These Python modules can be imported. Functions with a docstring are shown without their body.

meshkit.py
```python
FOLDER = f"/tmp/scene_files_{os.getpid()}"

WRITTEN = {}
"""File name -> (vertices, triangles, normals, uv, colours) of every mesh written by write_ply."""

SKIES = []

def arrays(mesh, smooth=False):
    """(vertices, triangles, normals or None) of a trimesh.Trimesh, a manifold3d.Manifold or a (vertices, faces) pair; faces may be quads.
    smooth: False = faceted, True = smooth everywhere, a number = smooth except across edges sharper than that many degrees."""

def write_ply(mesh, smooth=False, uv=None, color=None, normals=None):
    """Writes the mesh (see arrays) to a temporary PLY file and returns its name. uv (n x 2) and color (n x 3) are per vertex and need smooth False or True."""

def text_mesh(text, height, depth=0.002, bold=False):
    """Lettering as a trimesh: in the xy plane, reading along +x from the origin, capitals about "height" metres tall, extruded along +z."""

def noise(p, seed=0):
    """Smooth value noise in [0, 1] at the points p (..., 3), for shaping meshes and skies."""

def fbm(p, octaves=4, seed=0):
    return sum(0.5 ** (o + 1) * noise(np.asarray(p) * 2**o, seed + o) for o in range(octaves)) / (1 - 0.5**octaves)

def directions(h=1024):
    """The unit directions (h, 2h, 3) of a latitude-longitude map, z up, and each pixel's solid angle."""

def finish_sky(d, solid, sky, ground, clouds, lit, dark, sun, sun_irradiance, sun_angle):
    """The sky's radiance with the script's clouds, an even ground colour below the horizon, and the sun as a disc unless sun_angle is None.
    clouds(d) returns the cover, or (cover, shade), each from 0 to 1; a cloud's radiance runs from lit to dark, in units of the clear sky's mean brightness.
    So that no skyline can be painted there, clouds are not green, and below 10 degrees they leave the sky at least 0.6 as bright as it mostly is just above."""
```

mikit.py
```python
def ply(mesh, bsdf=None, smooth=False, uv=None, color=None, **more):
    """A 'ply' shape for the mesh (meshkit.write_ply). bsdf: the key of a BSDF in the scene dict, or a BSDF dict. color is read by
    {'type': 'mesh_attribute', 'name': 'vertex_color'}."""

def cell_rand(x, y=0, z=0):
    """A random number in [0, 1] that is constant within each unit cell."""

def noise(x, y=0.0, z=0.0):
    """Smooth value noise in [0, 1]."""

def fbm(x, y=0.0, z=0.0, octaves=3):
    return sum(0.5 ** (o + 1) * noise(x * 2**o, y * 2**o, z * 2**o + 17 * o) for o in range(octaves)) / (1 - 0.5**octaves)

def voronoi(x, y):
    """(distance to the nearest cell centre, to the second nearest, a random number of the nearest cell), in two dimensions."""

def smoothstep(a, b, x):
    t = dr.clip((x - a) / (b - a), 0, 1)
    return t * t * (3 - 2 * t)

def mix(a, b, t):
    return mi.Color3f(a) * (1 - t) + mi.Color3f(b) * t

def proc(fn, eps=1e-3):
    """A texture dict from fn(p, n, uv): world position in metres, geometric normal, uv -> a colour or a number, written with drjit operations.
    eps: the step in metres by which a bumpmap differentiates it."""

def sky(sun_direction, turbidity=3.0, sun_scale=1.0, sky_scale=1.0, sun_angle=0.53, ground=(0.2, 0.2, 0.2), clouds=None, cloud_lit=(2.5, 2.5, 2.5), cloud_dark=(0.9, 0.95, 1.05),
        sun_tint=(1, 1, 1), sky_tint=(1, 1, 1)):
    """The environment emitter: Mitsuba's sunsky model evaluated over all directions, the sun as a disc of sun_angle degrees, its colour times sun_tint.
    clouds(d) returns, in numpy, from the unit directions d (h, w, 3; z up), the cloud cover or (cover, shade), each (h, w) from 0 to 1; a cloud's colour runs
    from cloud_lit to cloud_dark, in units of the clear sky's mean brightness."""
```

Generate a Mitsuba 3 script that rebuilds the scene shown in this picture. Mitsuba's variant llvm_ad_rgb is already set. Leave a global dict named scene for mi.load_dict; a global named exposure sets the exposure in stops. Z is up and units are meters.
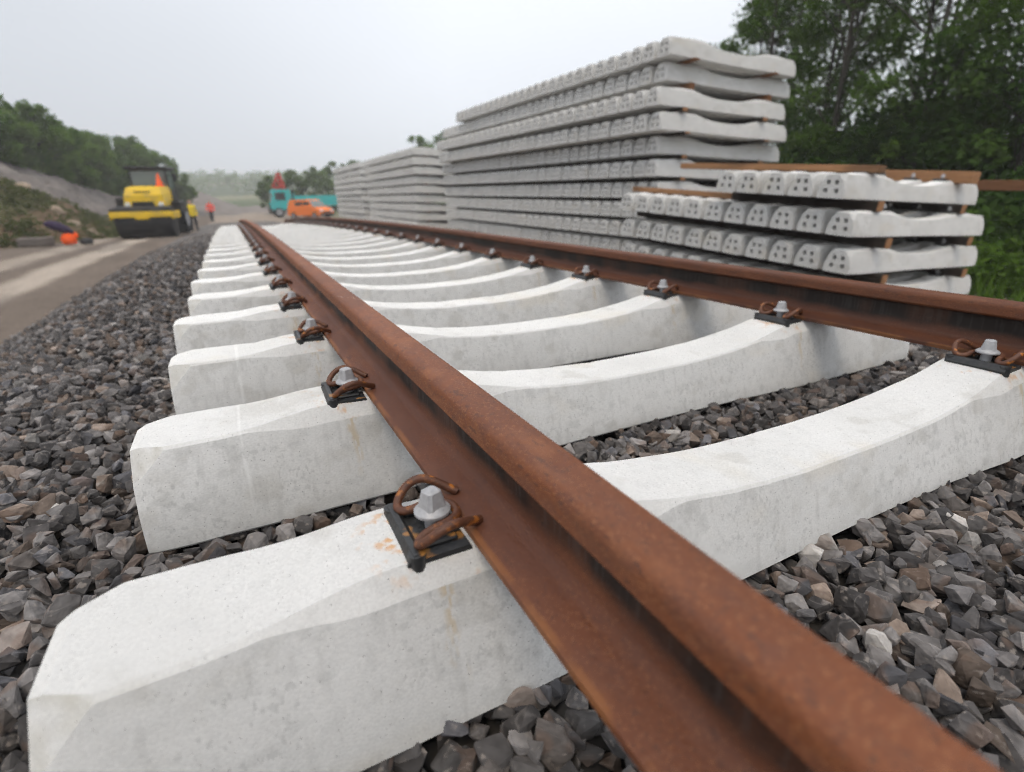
import math, random, numpy as np, trimesh, manifold3d as m3, mitsuba as mi, drjit as dr, mikit, meshkit
from mikit import noise, fbm, voronoi, smoothstep, mix, cell_rand, proc
T = mi.ScalarTransform4f
scene, labels = {}, {}
PI = math.pi

# ------------------------------------------------------------------ camera, sky, exposure
exposure = 2.58
F_PX, YAW, PITCH, ROLL = 523.74, 0.46885, -0.34981, -0.01788
EYE = np.array([-1.03425, -0.60638, 0.64533])
fwd = np.array([math.sin(YAW)*math.cos(PITCH), math.cos(YAW)*math.cos(PITCH), math.sin(PITCH)])
rgt = np.cross(fwd, [0, 0, 1]); rgt /= np.linalg.norm(rgt)
upv = np.cross(rgt, fwd)
upv = -rgt*math.sin(ROLL) + upv*math.cos(ROLL)
scene['camera'] = {'type': 'thinlens', 'fov': math.degrees(2*math.atan(512/F_PX)), 'fov_axis': 'x',
                   'aperture_radius': 0.0037, 'focus_distance': 1.0, 'near_clip': 0.02, 'far_clip': 3000.0,
                   'to_world': T().look_at(origin=EYE.tolist(), target=(EYE+fwd).tolist(), up=upv.tolist())}


def overcast(d):
    z = np.clip(d[..., 2], 0, 1)
    q = d*np.array([1.6, 1.6, 3.2])
    n = sum(meshkit.noise(q*2**o, 5+o)*0.5**o for o in range(4))/1.875
    back = 0.5+0.5*np.clip(-d[..., 0]*0.82 - d[..., 1]*0.57, -1, 1)   # the veiled sun stands high, behind and to the left
    B = 0.84 + 1.05*z**0.9 + 1.25*back**1.8*(1-z) + 0.22*(n-0.5) + 0.66*np.clip((d[..., 0]+0.36)/0.72, 0, 1)
    return np.ones(z.shape), np.clip((2.5-B)/1.72, 0, 1)


scene['sky'] = mikit.sky([-0.25, -0.35, 0.90], turbidity=3, sun_scale=0.12, sun_angle=24, clouds=overcast,
                         cloud_lit=(2.40, 2.50, 2.66), cloud_dark=(0.74, 0.80, 0.885), ground=(0.16, 0.15, 0.14))


# ------------------------------------------------------------------ materials
def rgb(r, g, b): return mi.Color3f(r, g, b)


def matte(key, fn, bump=None, scale=0.001, rough=0.9, spec=0.25, eps=1e-3):
    b = {'type': 'principled', 'base_color': proc(fn) if callable(fn) else {'type': 'rgb', 'value': list(fn)}, 'roughness': rough, 'specular': spec}
    if bump is not None:
        b = {'type': 'bumpmap', 'arbitrary': proc(bump, eps), 'scale': scale, 'bsdf': b}
    scene[key] = {'type': 'twosided', 'bsdf': b}


def concrete_fn(p, n, uv):
    big = fbm(p.x*5, p.y*5, p.z*5, 3)
    mid = fbm(p.x*38+7, p.y*38, p.z*38, 3)
    fine = noise(p.x*420, p.y*420, p.z*420)
    side = smoothstep(0.75, 0.35, dr.abs(n.z))
    c = mix(rgb(0.525, 0.52, 0.50), rgb(0.64, 0.635, 0.62), big)
    blot = smoothstep(0.50, 0.72, mid)*(0.35+0.65*smoothstep(0.35, 0.65, big))
    c = mix(c, rgb(0.37, 0.37, 0.355), blot*(0.12+0.22*side))
    fleck = smoothstep(0.56, 0.72, fbm(p.x*150, p.y*150, p.z*95+4, 3))*smoothstep(0.42, 0.6, fbm(p.x*9+3, p.y*9, p.z*9, 2))
    c = mix(c, rgb(0.30, 0.30, 0.29), fleck*(0.05+0.26*side))
    d1, d2, r = voronoi(p.x*38 + 0.3*p.y, p.y*38*(1-side) + p.z*41*side + 0.2*p.x)
    rad = 0.015+0.26*(r-0.86)
    pit = smoothstep(rad, rad*0.55, d1)*smoothstep(0.86, 0.87, r)
    c = mix(c, rgb(0.15, 0.14, 0.13), pit*0.75)
    e1, e2, r2 = voronoi(p.x*95 + 5, p.y*95*(1-side) + p.z*95*side)
    c = mix(c, rgb(0.22, 0.21, 0.20), smoothstep(0.11, 0.05, e1)*smoothstep(0.82, 0.83, r2)*0.7)
    tan = smoothstep(0.60, 0.80, fbm(p.x*7+11, p.y*7, p.z*7+2, 3))
    c = mix(c, rgb(0.56, 0.51, 0.42), tan*0.35)
    streak = smoothstep(0.50, 0.80, fbm(p.x*70, p.y*70, p.z*6, 3))*side
    c = mix(c, rgb(0.36, 0.355, 0.34), streak*0.30)
    stain = smoothstep(0.57, 0.74, fbm(p.x*13+31, p.y*13, p.z*13, 4))
    c = mix(c, rgb(0.40, 0.385, 0.35), stain*0.38)
    c = c*(0.91+0.18*fine)
    return c


def track_concrete_fn(p, n, uv):
    c = concrete_fn(p, n, uv)
    k = dr.floor(p.y/0.6+0.5)
    yl = p.y-k*0.6
    side = smoothstep(0.6, 0.3, dr.abs(n.z))
    # rust that has run from the fastenings
    for xc in (-0.868, 0.640):
        wob = (noise(p.z*30, k*3.1, xc)-0.5)*0.02
        run = smoothstep(0.013, 0.002, dr.abs(p.x-xc-wob-0.01*(cell_rand(k, xc*9)-0.5)))*side*smoothstep(0.03, 0.17, p.z)*smoothstep(0.35, 0.6, noise(p.z*60, p.x*200, k))
        c = mix(c, rgb(0.48, 0.36, 0.20), run*0.55)
        halo = smoothstep(0.13, 0.045, dr.sqrt(dr.square((p.x-xc)*1.1)+dr.square(yl)))*(1-side)
        spots = smoothstep(0.58, 0.80, fbm(p.x*75, p.y*75, k, 4))
        c = mix(c, rgb(0.55, 0.27, 0.07), halo*spots*0.8)
        ooze = smoothstep(0.02, 0.0, dr.abs(p.x-xc+0.005)) * smoothstep(0.17, 0.215, p.z)*side
        c = mix(c, rgb(0.55, 0.44, 0.27), ooze*0.5*noise(p.x*120, p.z*120, k))
    # white lime line down the face of some sleepers
    lime = smoothstep(0.007, 0.001, dr.abs(p.x+1.09+0.012*(p.z-0.1)*8*(cell_rand(k, 5)-0.3)))*dr.select((k > 0.5) & (k < 2.5), 1.0, 0.0)*smoothstep(0.02, 0.1, p.z)
    c = mix(c, rgb(0.80, 0.80, 0.78), lime*0.28*smoothstep(0.3, 0.6, fbm(p.x*150, p.z*25, 1, 2)))
    # film of dirt at the shoulder by the end
    edge = smoothstep(-1.17, -1.24, p.x)*smoothstep(0.30, 0.62, dr.abs(n.z))*smoothstep(0.95, 0.75, dr.abs(n.z))
    c = mix(c, rgb(0.38, 0.36, 0.30), edge*0.6*noise(p.x*60, p.y*60, p.z*60))
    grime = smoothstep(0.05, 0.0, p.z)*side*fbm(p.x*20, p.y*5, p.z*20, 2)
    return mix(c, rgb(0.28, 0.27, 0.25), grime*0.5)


def concrete_bump(p, n, uv):
    return fbm(p.x*28, p.y*28, p.z*28, 3)*1.0+0.08*noise(p.x*320, p.y*320, p.z*320)


matte('concrete', track_concrete_fn, concrete_bump, 0.0018, 0.9, 0.15)
matte('stack_concrete', lambda p, n, uv: concrete_fn(p, n, uv)*0.94, None, rough=0.95, spec=0.1)


def rust_fn(p, n, uv):
    big = fbm(p.x*9, p.y*3.0, p.z*9, 3)
    mid = fbm(p.x*60+3, p.y*40, p.z*60, 3)
    fine = fbm(p.x*420, p.y*420, p.z*420, 2)
    c = mix(rgb(0.140, 0.043, 0.016), rgb(0.200, 0.066, 0.026), big)
    c = mix(c, rgb(0.13, 0.050, 0.030), smoothstep(0.45, 0.70, mid)*0.55)
    c = mix(c, rgb(0.32, 0.14, 0.060), smoothstep(0.56, 0.74, fine)*0.45)
    c = mix(c, rgb(0.07, 0.032, 0.022), smoothstep(0.58, 0.80, fbm(p.x*330, p.y*260, p.z*330+9, 3))*0.75)
    # the head's rolled skin, purplish foot, orange lip
    patch = smoothstep(0.50, 0.66, fbm(p.x*16+8, p.y*5.5, p.z*16, 4))
    c = mix(c, rgb(0.095, 0.038, 0.022), patch*0.30)
    c = mix(c, rgb(0.30, 0.115, 0.045), smoothstep(0.56, 0.70, fbm(p.x*22+1, p.y*9, p.z*22+3, 4))*0.25)
    c = mix(c, rgb(0.045, 0.028, 0.024), smoothstep(0.68, 0.76, fbm(p.x*120, p.y*60, p.z*120+2, 3))*0.45)
    foot = smoothstep(0.29, 0.25, p.z-ZR(p.y))
    web_shade = smoothstep(0.322, 0.316, p.z-ZR(p.y))*smoothstep(0.252, 0.280, p.z-ZR(p.y)+0.012*(noise(p.y*14, 3, 1)-0.5))
    c = mix(c, rgb(0.095, 0.036, 0.022), foot*(0.45+0.4*smoothstep(0.4, 0.6, big)))
    xr = dr.minimum(dr.abs(p.x+0.7525), dr.abs(p.x-0.7525))
    lip = foot*smoothstep(0.060, 0.066, xr)*smoothstep(0.3, 0.6, fbm(p.x*20, p.y*16, 2, 3))
    c = mix(c, rgb(0.27, 0.105, 0.032), lip*0.55)
    run = smoothstep(0.50, 0.75, noise(p.y*260, p.z*9, 4))*web_shade
    c = mix(c, rgb(0.018, 0.013, 0.011), web_shade*(0.72+0.26*smoothstep(0.4, 0.7, fbm(p.y*11, p.z*7, 2, 2))))  # shadow below the head, painted into the colour of the upper web
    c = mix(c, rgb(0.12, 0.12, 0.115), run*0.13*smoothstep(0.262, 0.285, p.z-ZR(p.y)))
    c = c*(1-0.36*smoothstep(0.0, 0.1, p.x))          # the far rail is darker all over
    d = dr.abs((p.y-1.02)*0.55+(p.x+0.74)*1.2+0.02*noise(p.y*40, 0, 0))
    scr = smoothstep(0.0016, 0.0004, d)*smoothstep(0.05, 0.03, dr.abs(p.x+0.735))*smoothstep(0.35, 0.36, p.z)
    return mix(c, rgb(0.5, 0.36, 0.28), scr*0.8)


def ZR(y):
    """the line drops over a crest (same curve as zoff)"""
    a = dr.clip(y-3.0, 0, 15)
    return -0.0013*a*a-0.039*dr.clip(y-18.0, 0, 15)


def zoff(y):
    y = np.asarray(y, float); a = np.clip(y-3.0, 0, 15)
    return -0.0013*a*a-0.039*np.clip(y-18.0, 0, 15)


def rust_bump(p, n, uv):
    return fbm(p.x*260, p.y*260, p.z*260, 3)+0.8*fbm(p.x*50, p.y*30, p.z*50, 2)


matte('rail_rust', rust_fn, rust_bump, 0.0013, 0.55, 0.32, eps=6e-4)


def clip_fn(p, n, uv):
    a = fbm(p.x*110, p.y*110, p.z*110, 3)
    c = mix(rgb(0.055, 0.024, 0.016), rgb(0.14, 0.052, 0.024), a)
    return mix(c, rgb(0.50, 0.17, 0.025), smoothstep(0.56, 0.80, fbm(p.x*85+5, p.y*85, p.z*85, 4))*0.75)


matte('clip_rust', clip_fn, lambda p, n, uv: fbm(p.x*500, p.y*500, p.z*500, 2), 0.0006, 0.5, 0.4, eps=5e-4)
matte('black_plastic', lambda p, n, uv: mix(mix(rgb(0.012, 0.013, 0.015), rgb(0.03, 0.03, 0.03), noise(p.x*200, p.y*200, p.z*200)), rgb(0.36, 0.16, 0.03),
      smoothstep(0.60, 0.74, fbm(p.x*45, p.y*45, p.z*45, 3))*smoothstep(0.75, 0.95, n.z)*0.7), None, rough=0.42, spec=0.5)
scene['zinc'] = {'type': 'twosided', 'bsdf': {'type': 'principled', 'base_color': proc(lambda p, n, uv: mix(rgb(0.30, 0.30, 0.31), rgb(0.47, 0.47, 0.48), fbm(p.x*160, p.y*160, p.z*160, 3))), 'roughness': 0.55, 'metallic': 0.35, 'specular': 0.5}}


def stone_fn(p, n, uv):
    t = uv.x
    c = mix(rgb(0.084, 0.078, 0.077), rgb(0.158, 0.148, 0.144), smoothstep(0.0, 0.45, t))
    c = mix(c, rgb(0.160, 0.125, 0.103), smoothstep(0.68, 0.73, t)*smoothstep(0.86, 0.8, t))
    c = mix(c, rgb(0.100, 0.098, 0.104), smoothstep(0.84, 0.88, t)*smoothstep(0.970, 0.962, t))
    c = mix(c, rgb(0.27, 0.255, 0.24), smoothstep(0.975, 0.98, t))
    c = c*(0.48+0.95*uv.y*uv.y+0.25*uv.y)
    o = t*37
    m = fbm(p.x*70+o, p.y*70, p.z*70+o, 4)
    c = c*(0.45+1.1*m)
    c = mix(c, rgb(0.33, 0.29, 0.26), smoothstep(0.60, 0.80, fbm(p.x*90+o, p.y*90, p.z*90, 3))*0.55)      # dusty quartz flecks
    c = mix(c, rgb(0.17, 0.11, 0.08), smoothstep(0.60, 0.72, fbm(p.x*24+o*3, p.y*24, p.z*24, 2))*0.4)
    vein = smoothstep(0.03, 0.0, dr.abs(noise(p.x*30+o, p.y*34, p.z*30)-0.5))
    return mix(c, rgb(0.36, 0.33, 0.31), vein*0.22*smoothstep(0.5, 0.7, noise(o, p.x*12, p.y*12)))


matte('stone', stone_fn, lambda p, n, uv: fbm(p.x*110, p.y*110, p.z*110, 4), 0.0050, 0.85, 0.15, eps=1e-3)


def bed_fn(p, n, uv):
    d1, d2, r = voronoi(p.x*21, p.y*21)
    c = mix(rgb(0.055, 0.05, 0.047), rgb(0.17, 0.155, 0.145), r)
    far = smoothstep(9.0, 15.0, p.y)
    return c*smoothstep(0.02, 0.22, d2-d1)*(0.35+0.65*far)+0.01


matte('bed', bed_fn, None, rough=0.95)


def road_fn(p, n, uv):
    x = p.x+0.35*(fbm(p.y*0.25, 1, 0, 2)-0.5)
    lane = smoothstep(0.50, 0.20, dr.abs(x+4.45))+0.8*smoothstep(0.6, 0.2, dr.abs(x+5.85))
    n1 = fbm(p.x*2.2, p.y*0.6, 0, 3)
    c = mix(rgb(0.080, 0.064, 0.052), rgb(0.115, 0.093, 0.077), n1)
    c = mix(c, rgb(0.285, 0.245, 0.205), dr.clip(lane, 0, 1)*(0.55+0.4*n1))
    c = mix(c, rgb(0.085, 0.072, 0.064), smoothstep(0.6, 0.8, fbm(p.x*1.1+5, p.y*0.35, 3, 3))*0.5)
    return c*(0.98+0.42*fbm(p.x*28, p.y*28, 0, 3))


matte('road', road_fn, lambda p, n, uv: fbm(p.x*14, p.y*14, 0, 3), 0.02, 0.95, 0.15, eps=5e-3)
matte('ground_soil', lambda p, n, uv: mix(mix(rgb(0.16, 0.13, 0.105), rgb(0.24, 0.20, 0.165), fbm(p.x*0.5, p.y*0.3, 0, 4)),
      rgb(0.055, 0.075, 0.028), smoothstep(7.0, 10.0, p.x)*smoothstep(0.25, 0.5, fbm(p.x*0.8, p.y*0.8, 2, 3)))*(0.8+0.4*fbm(p.x*12, p.y*12, 0, 2)), None, rough=1.0, spec=0.1)


def bank_fn(p, n, uv):
    g = smoothstep(0.40, 0.60, fbm(p.x*0.45, p.y*0.28, p.z*0.9, 5))
    c = mix(rgb(0.085, 0.056, 0.036), rgb(0.170, 0.118, 0.078), fbm(p.x*1.7, p.y*1.7, p.z*1.7, 4))
    return mix(c, rgb(0.062, 0.070, 0.028), g*0.8)*(0.75+0.5*fbm(p.x*6, p.y*6, p.z*6, 3))


matte('bank', bank_fn, lambda p, n, uv: fbm(p.x*3, p.y*3, p.z*3, 4), 0.12, 1.0, 0.1, eps=2e-2)
matte('scree', lambda p, n, uv: mix(mix(rgb(0.095, 0.082, 0.074), rgb(0.21, 0.185, 0.17), fbm(p.x*1.3, p.y*1.3, p.z*1.3, 4)), rgb(0.10, 0.088, 0.08),
      smoothstep(0.5, 0.7, fbm(p.x*4, p.y*4, p.z*4, 3))*0.6), lambda p, n, uv: fbm(p.x*3, p.y*3, p.z*3, 4), 0.12, 1.0, 0.1, eps=2e-2)
matte('rock', lambda p, n, uv: mix(rgb(0.26, 0.19, 0.135), rgb(0.42, 0.34, 0.26), fbm(p.x*4, p.y*4, p.z*4, 3)), None, rough=0.95)
matte('hill_green', lambda p, n, uv: mix(rgb(0.045, 0.062, 0.026), rgb(0.13, 0.125, 0.07), smoothstep(0.4, 0.65, fbm(p.x*0.03, p.y*0.02, 0, 4))), None, rough=1.0, spec=0.0)


def timber_fn(p, n, uv):
    g = fbm(p.x*60, p.y*3.2, p.z*60, 3)
    c = mix(rgb(0.19, 0.095, 0.045), rgb(0.37, 0.195, 0.098), g)
    c = mix(c, rgb(0.10, 0.06, 0.035), smoothstep(0.56, 0.75, fbm(p.x*5, p.y*2, p.z*5, 3))*0.7)
    return c


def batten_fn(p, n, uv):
    return mix(rgb(0.026, 0.020, 0.016)*(0.7+0.6*fbm(p.x*40, p.y*3, p.z*40, 2)), timber_fn(p, n, uv), smoothstep(0.6, 0.8, dr.abs(n.y)))  # long sides weathered, and darkened further to paint the shade in the gaps


matte('timber', timber_fn, None, rough=0.85, spec=0.2)
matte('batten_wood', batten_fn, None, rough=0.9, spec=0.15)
matte('old_timber', lambda p, n, uv: timber_fn(p, n, uv)*mi.Color3f(0.55, 0.5, 0.5), None, rough=0.85, spec=0.2)
matte('bark', lambda p, n, uv: mix(rgb(0.035, 0.030, 0.024), rgb(0.085, 0.078, 0.066), fbm(p.x*14, p.y*14, p.z*4, 3)), None, rough=1.0, spec=0.1)


def leaf(key, dark, light, trans=0.7):
    scene[key] = {'type': 'principledthin', 'base_color': proc(lambda p, n, uv: mix(rgb(*dark), rgb(*light), uv.x)), 'roughness': 0.6, 'spec_trans': 0.0, 'diff_trans': trans, 'eta': 1.35}


leaf('leaf_wood', (0.038, 0.080, 0.014), (0.145, 0.240, 0.052))
leaf('leaf_light', (0.036, 0.074, 0.012), (0.125, 0.200, 0.040))
leaf('leaf_dark', (0.020, 0.046, 0.009), (0.062, 0.112, 0.024), 0.5)
leaf('leaf_hill', (0.055, 0.110, 0.022), (0.155, 0.240, 0.048), 0.9)
leaf('leaf_hill2', (0.070, 0.120, 0.034), (0.155, 0.225, 0.060), 0.9)
leaf('leaf_dull', (0.050, 0.064, 0.020), (0.125, 0.135, 0.050), 0.7)
leaf('leaf_weed', (0.050, 0.105, 0.014), (0.150, 0.240, 0.040))


def plain(key, c, rough=0.5, spec=0.5, metallic=0.0, coat=0.0):
    scene[key] = {'type': 'twosided', 'bsdf': {'type': 'principled', 'base_color': {'type': 'rgb', 'value': list(c)}, 'roughness': rough, 'specular': spec, 'metallic': metallic, 'clearcoat': coat}}


def paint(key, c, dirt=(0.20, 0.16, 0.12), amount=0.35, rough=0.4):
    matte(key, lambda p, n, uv: mix(rgb(*c), rgb(*dirt), smoothstep(0.45, 0.75, fbm(p.x*3.1, p.y*3.1, p.z*3.1, 4))*amount), None, rough, 0.5)


paint('yellow_paint', (0.72, 0.47, 0.018)); paint('orange_paint', (0.80, 0.19, 0.025), amount=0.12, rough=0.16)
paint('teal_paint', (0.035, 0.42, 0.42), amount=0.2); paint('red_paint', (0.42, 0.035, 0.02), amount=0.2)
paint('black_steel', (0.010, 0.010, 0.011), (0.05, 0.042, 0.036), 0.5, 0.55)
plain('tyre', (0.016, 0.016, 0.017), 0.85, 0.2); plain('dark_glass', (0.018, 0.022, 0.026), 0.08, 0.7)
plain('cab_glass', (0.10, 0.13, 0.125), 0.08, 0.8)
plain('grey_metal', (0.30, 0.30, 0.31), 0.5, 0.5); plain('lamp_glass', (0.72, 0.74, 0.76), 0.15, 0.6)
plain('hi_vis_yellow', (0.74, 0.55, 0.03), 0.85, 0.1); plain('hi_vis_red', (0.80, 0.12, 0.09), 0.85, 0.1)
plain('dark_cloth', (0.018, 0.019, 0.024), 0.9, 0.1); plain('skin', (0.52, 0.33, 0.25), 0.6, 0.3); plain('hair', (0.05, 0.035, 0.025), 0.7, 0.2)
plain('purple_cloth', (0.030, 0.016, 0.050), 0.7, 0.3); plain('orange_cloth', (0.85, 0.11, 0.02), 0.8, 0.1); plain('white_plate', (0.7, 0.7, 0.68), 0.5)
plain('bag_black', (0.022, 0.022, 0.025), 0.6, 0.3); plain('orange_cone', (0.85, 0.12, 0.02), 0.5, 0.4)


# ------------------------------------------------------------------ helpers
def put(key, mesh, bsdf, smooth=False, uv=None, to=None):
    d = mikit.ply(mesh, bsdf, smooth=smooth, uv=uv)
    if to is not None: d['to_world'] = to
    scene[key] = d
    return d


def tag(key, label=None, cat=None, group=None, kind=None):
    e = {}
    if label: e['label'] = label
    if cat: e['category'] = cat
    if group: e['group'] = group
    if kind: e['kind'] = kind
    labels[key] = e


_n = {}
def numbered(name):
    k = _n.get(name, -1)+1
    _n[name] = k
    return name if k == 0 else f'{name}_{k:03d}'


ORD = 'first second third fourth fifth sixth seventh eighth ninth tenth eleventh twelfth thirteenth fourteenth fifteenth sixteenth seventeenth eighteenth nineteenth twentieth'.split()
def ordinal(i):
    if i <= 20: return ORD[i-1]
    t = {2: 'twenty', 3: 'thirty', 4: 'forty'}[i//10]
    return t+'-'+ORD[i % 10-1] if i % 10 else {30: 'thirtieth', 40: 'fortieth'}[i]


def M(v, f): return trimesh.Trimesh(np.asarray(v, float), np.asarray(f, int), process=False)
def join(ms): return trimesh.util.concatenate(ms)


def box(cx, cy, cz, sx, sy, sz, c=None, rot=None):
    """chamfered box"""
    if c is None: c = min(sx, sy, sz)*0.12
    hx, hy, hz = sx/2, sy/2, sz/2
    pts = []
    for a in (-1, 1):
        for b in (-1, 1):
            for d in (-1, 1):
                pts += [(a*hx, b*(hy-c), d*(hz-c)), (a*(hx-c), b*hy, d*(hz-c)), (a*(hx-c), b*(hy-c), d*hz)]
    m = trimesh.convex.convex_hull(np.array(pts))
    if rot is not None: m.apply_transform(trimesh.transformations.rotation_matrix(*rot))
    m.apply_translation((cx, cy, cz))
    return m


def cyl(p0, p1, r, n=20, r1=None):
    p0, p1 = np.array(p0, float), np.array(p1, float)
    r1 = r if r1 is None else r1
    z = p1-p0; z /= np.linalg.norm(z)
    x = np.cross(z, [0, 0, 1] if abs(z[2]) < .9 else [1, 0, 0]); x /= np.linalg.norm(x); y = np.cross(z, x)
    a = np.arange(n)*2*PI/n
    ring = np.cos(a)[:, None]*x+np.sin(a)[:, None]*y
    v = np.vstack([p0+ring*r, p1+ring*r1, p0, p1])
    i = np.arange(n); j = (i+1) % n
    f = np.vstack([np.stack([i, j, j+n], 1), np.stack([i, j+n, i+n], 1), np.stack([j, i, i*0+2*n], 1), np.stack([i+n, j+n, i*0+2*n+1], 1)])
    return M(v, f)


def tube(pts, r, sides=10, caps=True):
    p = np.asarray(pts, float); k = len(p)
    r = np.broadcast_to(np.asarray(r, float), (k,))
    t = np.gradient(p, axis=0); t /= np.linalg.norm(t, axis=1, keepdims=True)+1e-12
    a = np.zeros_like(p)
    u = np.cross(t[0], [0, 0, 1.0] if abs(t[0][2]) < .9 else [1, 0, 0])
    for i in range(k):
        u = u-t[i]*np.dot(u, t[i]); u /= np.linalg.norm(u)+1e-12; a[i] = u
    b = np.cross(t, a)
    ang = np.arange(sides)*2*PI/sides
    v = p[:, None]+r[:, None, None]*(np.cos(ang)[None, :, None]*a[:, None]+np.sin(ang)[None, :, None]*b[:, None])
    i, j = np.meshgrid(np.arange(k-1), np.arange(sides), indexing='ij')
    q = np.stack([i*sides+j, i*sides+(j+1) % sides, (i+1)*sides+(j+1) % sides, (i+1)*sides+j], -1).reshape(-1, 4)
    f = np.vstack([q[:, [0, 1, 2]], q[:, [0, 2, 3]]])
    v = v.reshape(-1, 3)
    if caps:
        n = len(v); v = np.vstack([v, p[0], p[-1]])
        s = np.arange(sides); s2 = (s+1) % sides
        f = np.vstack([f, np.stack([s2, s, s*0+n], 1), np.stack([(k-1)*sides+s, (k-1)*sides+s2, s*0+n+1], 1)])
    return M(v, f)


def catmull(pts, n=8):
    p = np.asarray(pts, float); p = np.vstack([2*p[0]-p[1], p, 2*p[-1]-p[-2]]); out = []
    for i in range(1, len(p)-2):
        for t in np.arange(n)/n:
            out.append(0.5*(2*p[i]+(p[i+1]-p[i-1])*t+(2*p[i-1]-5*p[i]+4*p[i+1]-p[i+2])*t*t+(3*p[i]-p[i-1]-3*p[i+1]+p[i+2])*t**3))
    out.append(p[-2])
    return np.array(out)


def prism(poly, y0, y1):
    """polygon in (x, z) extruded along y"""
    from shapely.geometry import Polygon
    m = trimesh.creation.extrude_polygon(Polygon(poly), y1-y0, engine='earcut')
    v = m.vertices.copy(); m.vertices = np.stack([v[:, 0], y0+(v[:, 2]), v[:, 1]], 1); m.invert()
    return m


def man(mesh):
    return m3.Manifold(m3.Mesh(np.asarray(mesh.vertices, np.float32), np.asarray(mesh.faces, np.uint32)))


def unman(m):
    k = m.to_mesh(); return M(k.vert_properties[:, :3], k.tri_verts)


def grid(P):
    a, b = P.shape[:2]
    i, j = np.meshgrid(np.arange(a-1), np.arange(b-1), indexing='ij')
    q = np.stack([i*b+j, (i+1)*b+j, (i+1)*b+j+1, i*b+j+1], -1).reshape(-1, 4)
    return M(P.reshape(-1, 3), np.vstack([q[:, [0, 1, 2]], q[:, [0, 2, 3]]]))


def nfbm(p, o=4): return sum(meshkit.noise(np.asarray(p)*2**k, 11+k)*0.5**k for k in range(o))/(2-0.5**(o-1))
def sstep(a, b, x): t = np.clip((np.asarray(x, float)-a)/(b-a), 0, 1); return t*t*(3-2*t)


# ------------------------------------------------------------------ the setting
def road_z(y): return -0.62-0.12*sstep(6, 27, y)-0.36*sstep(25, 40, y)


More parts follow.
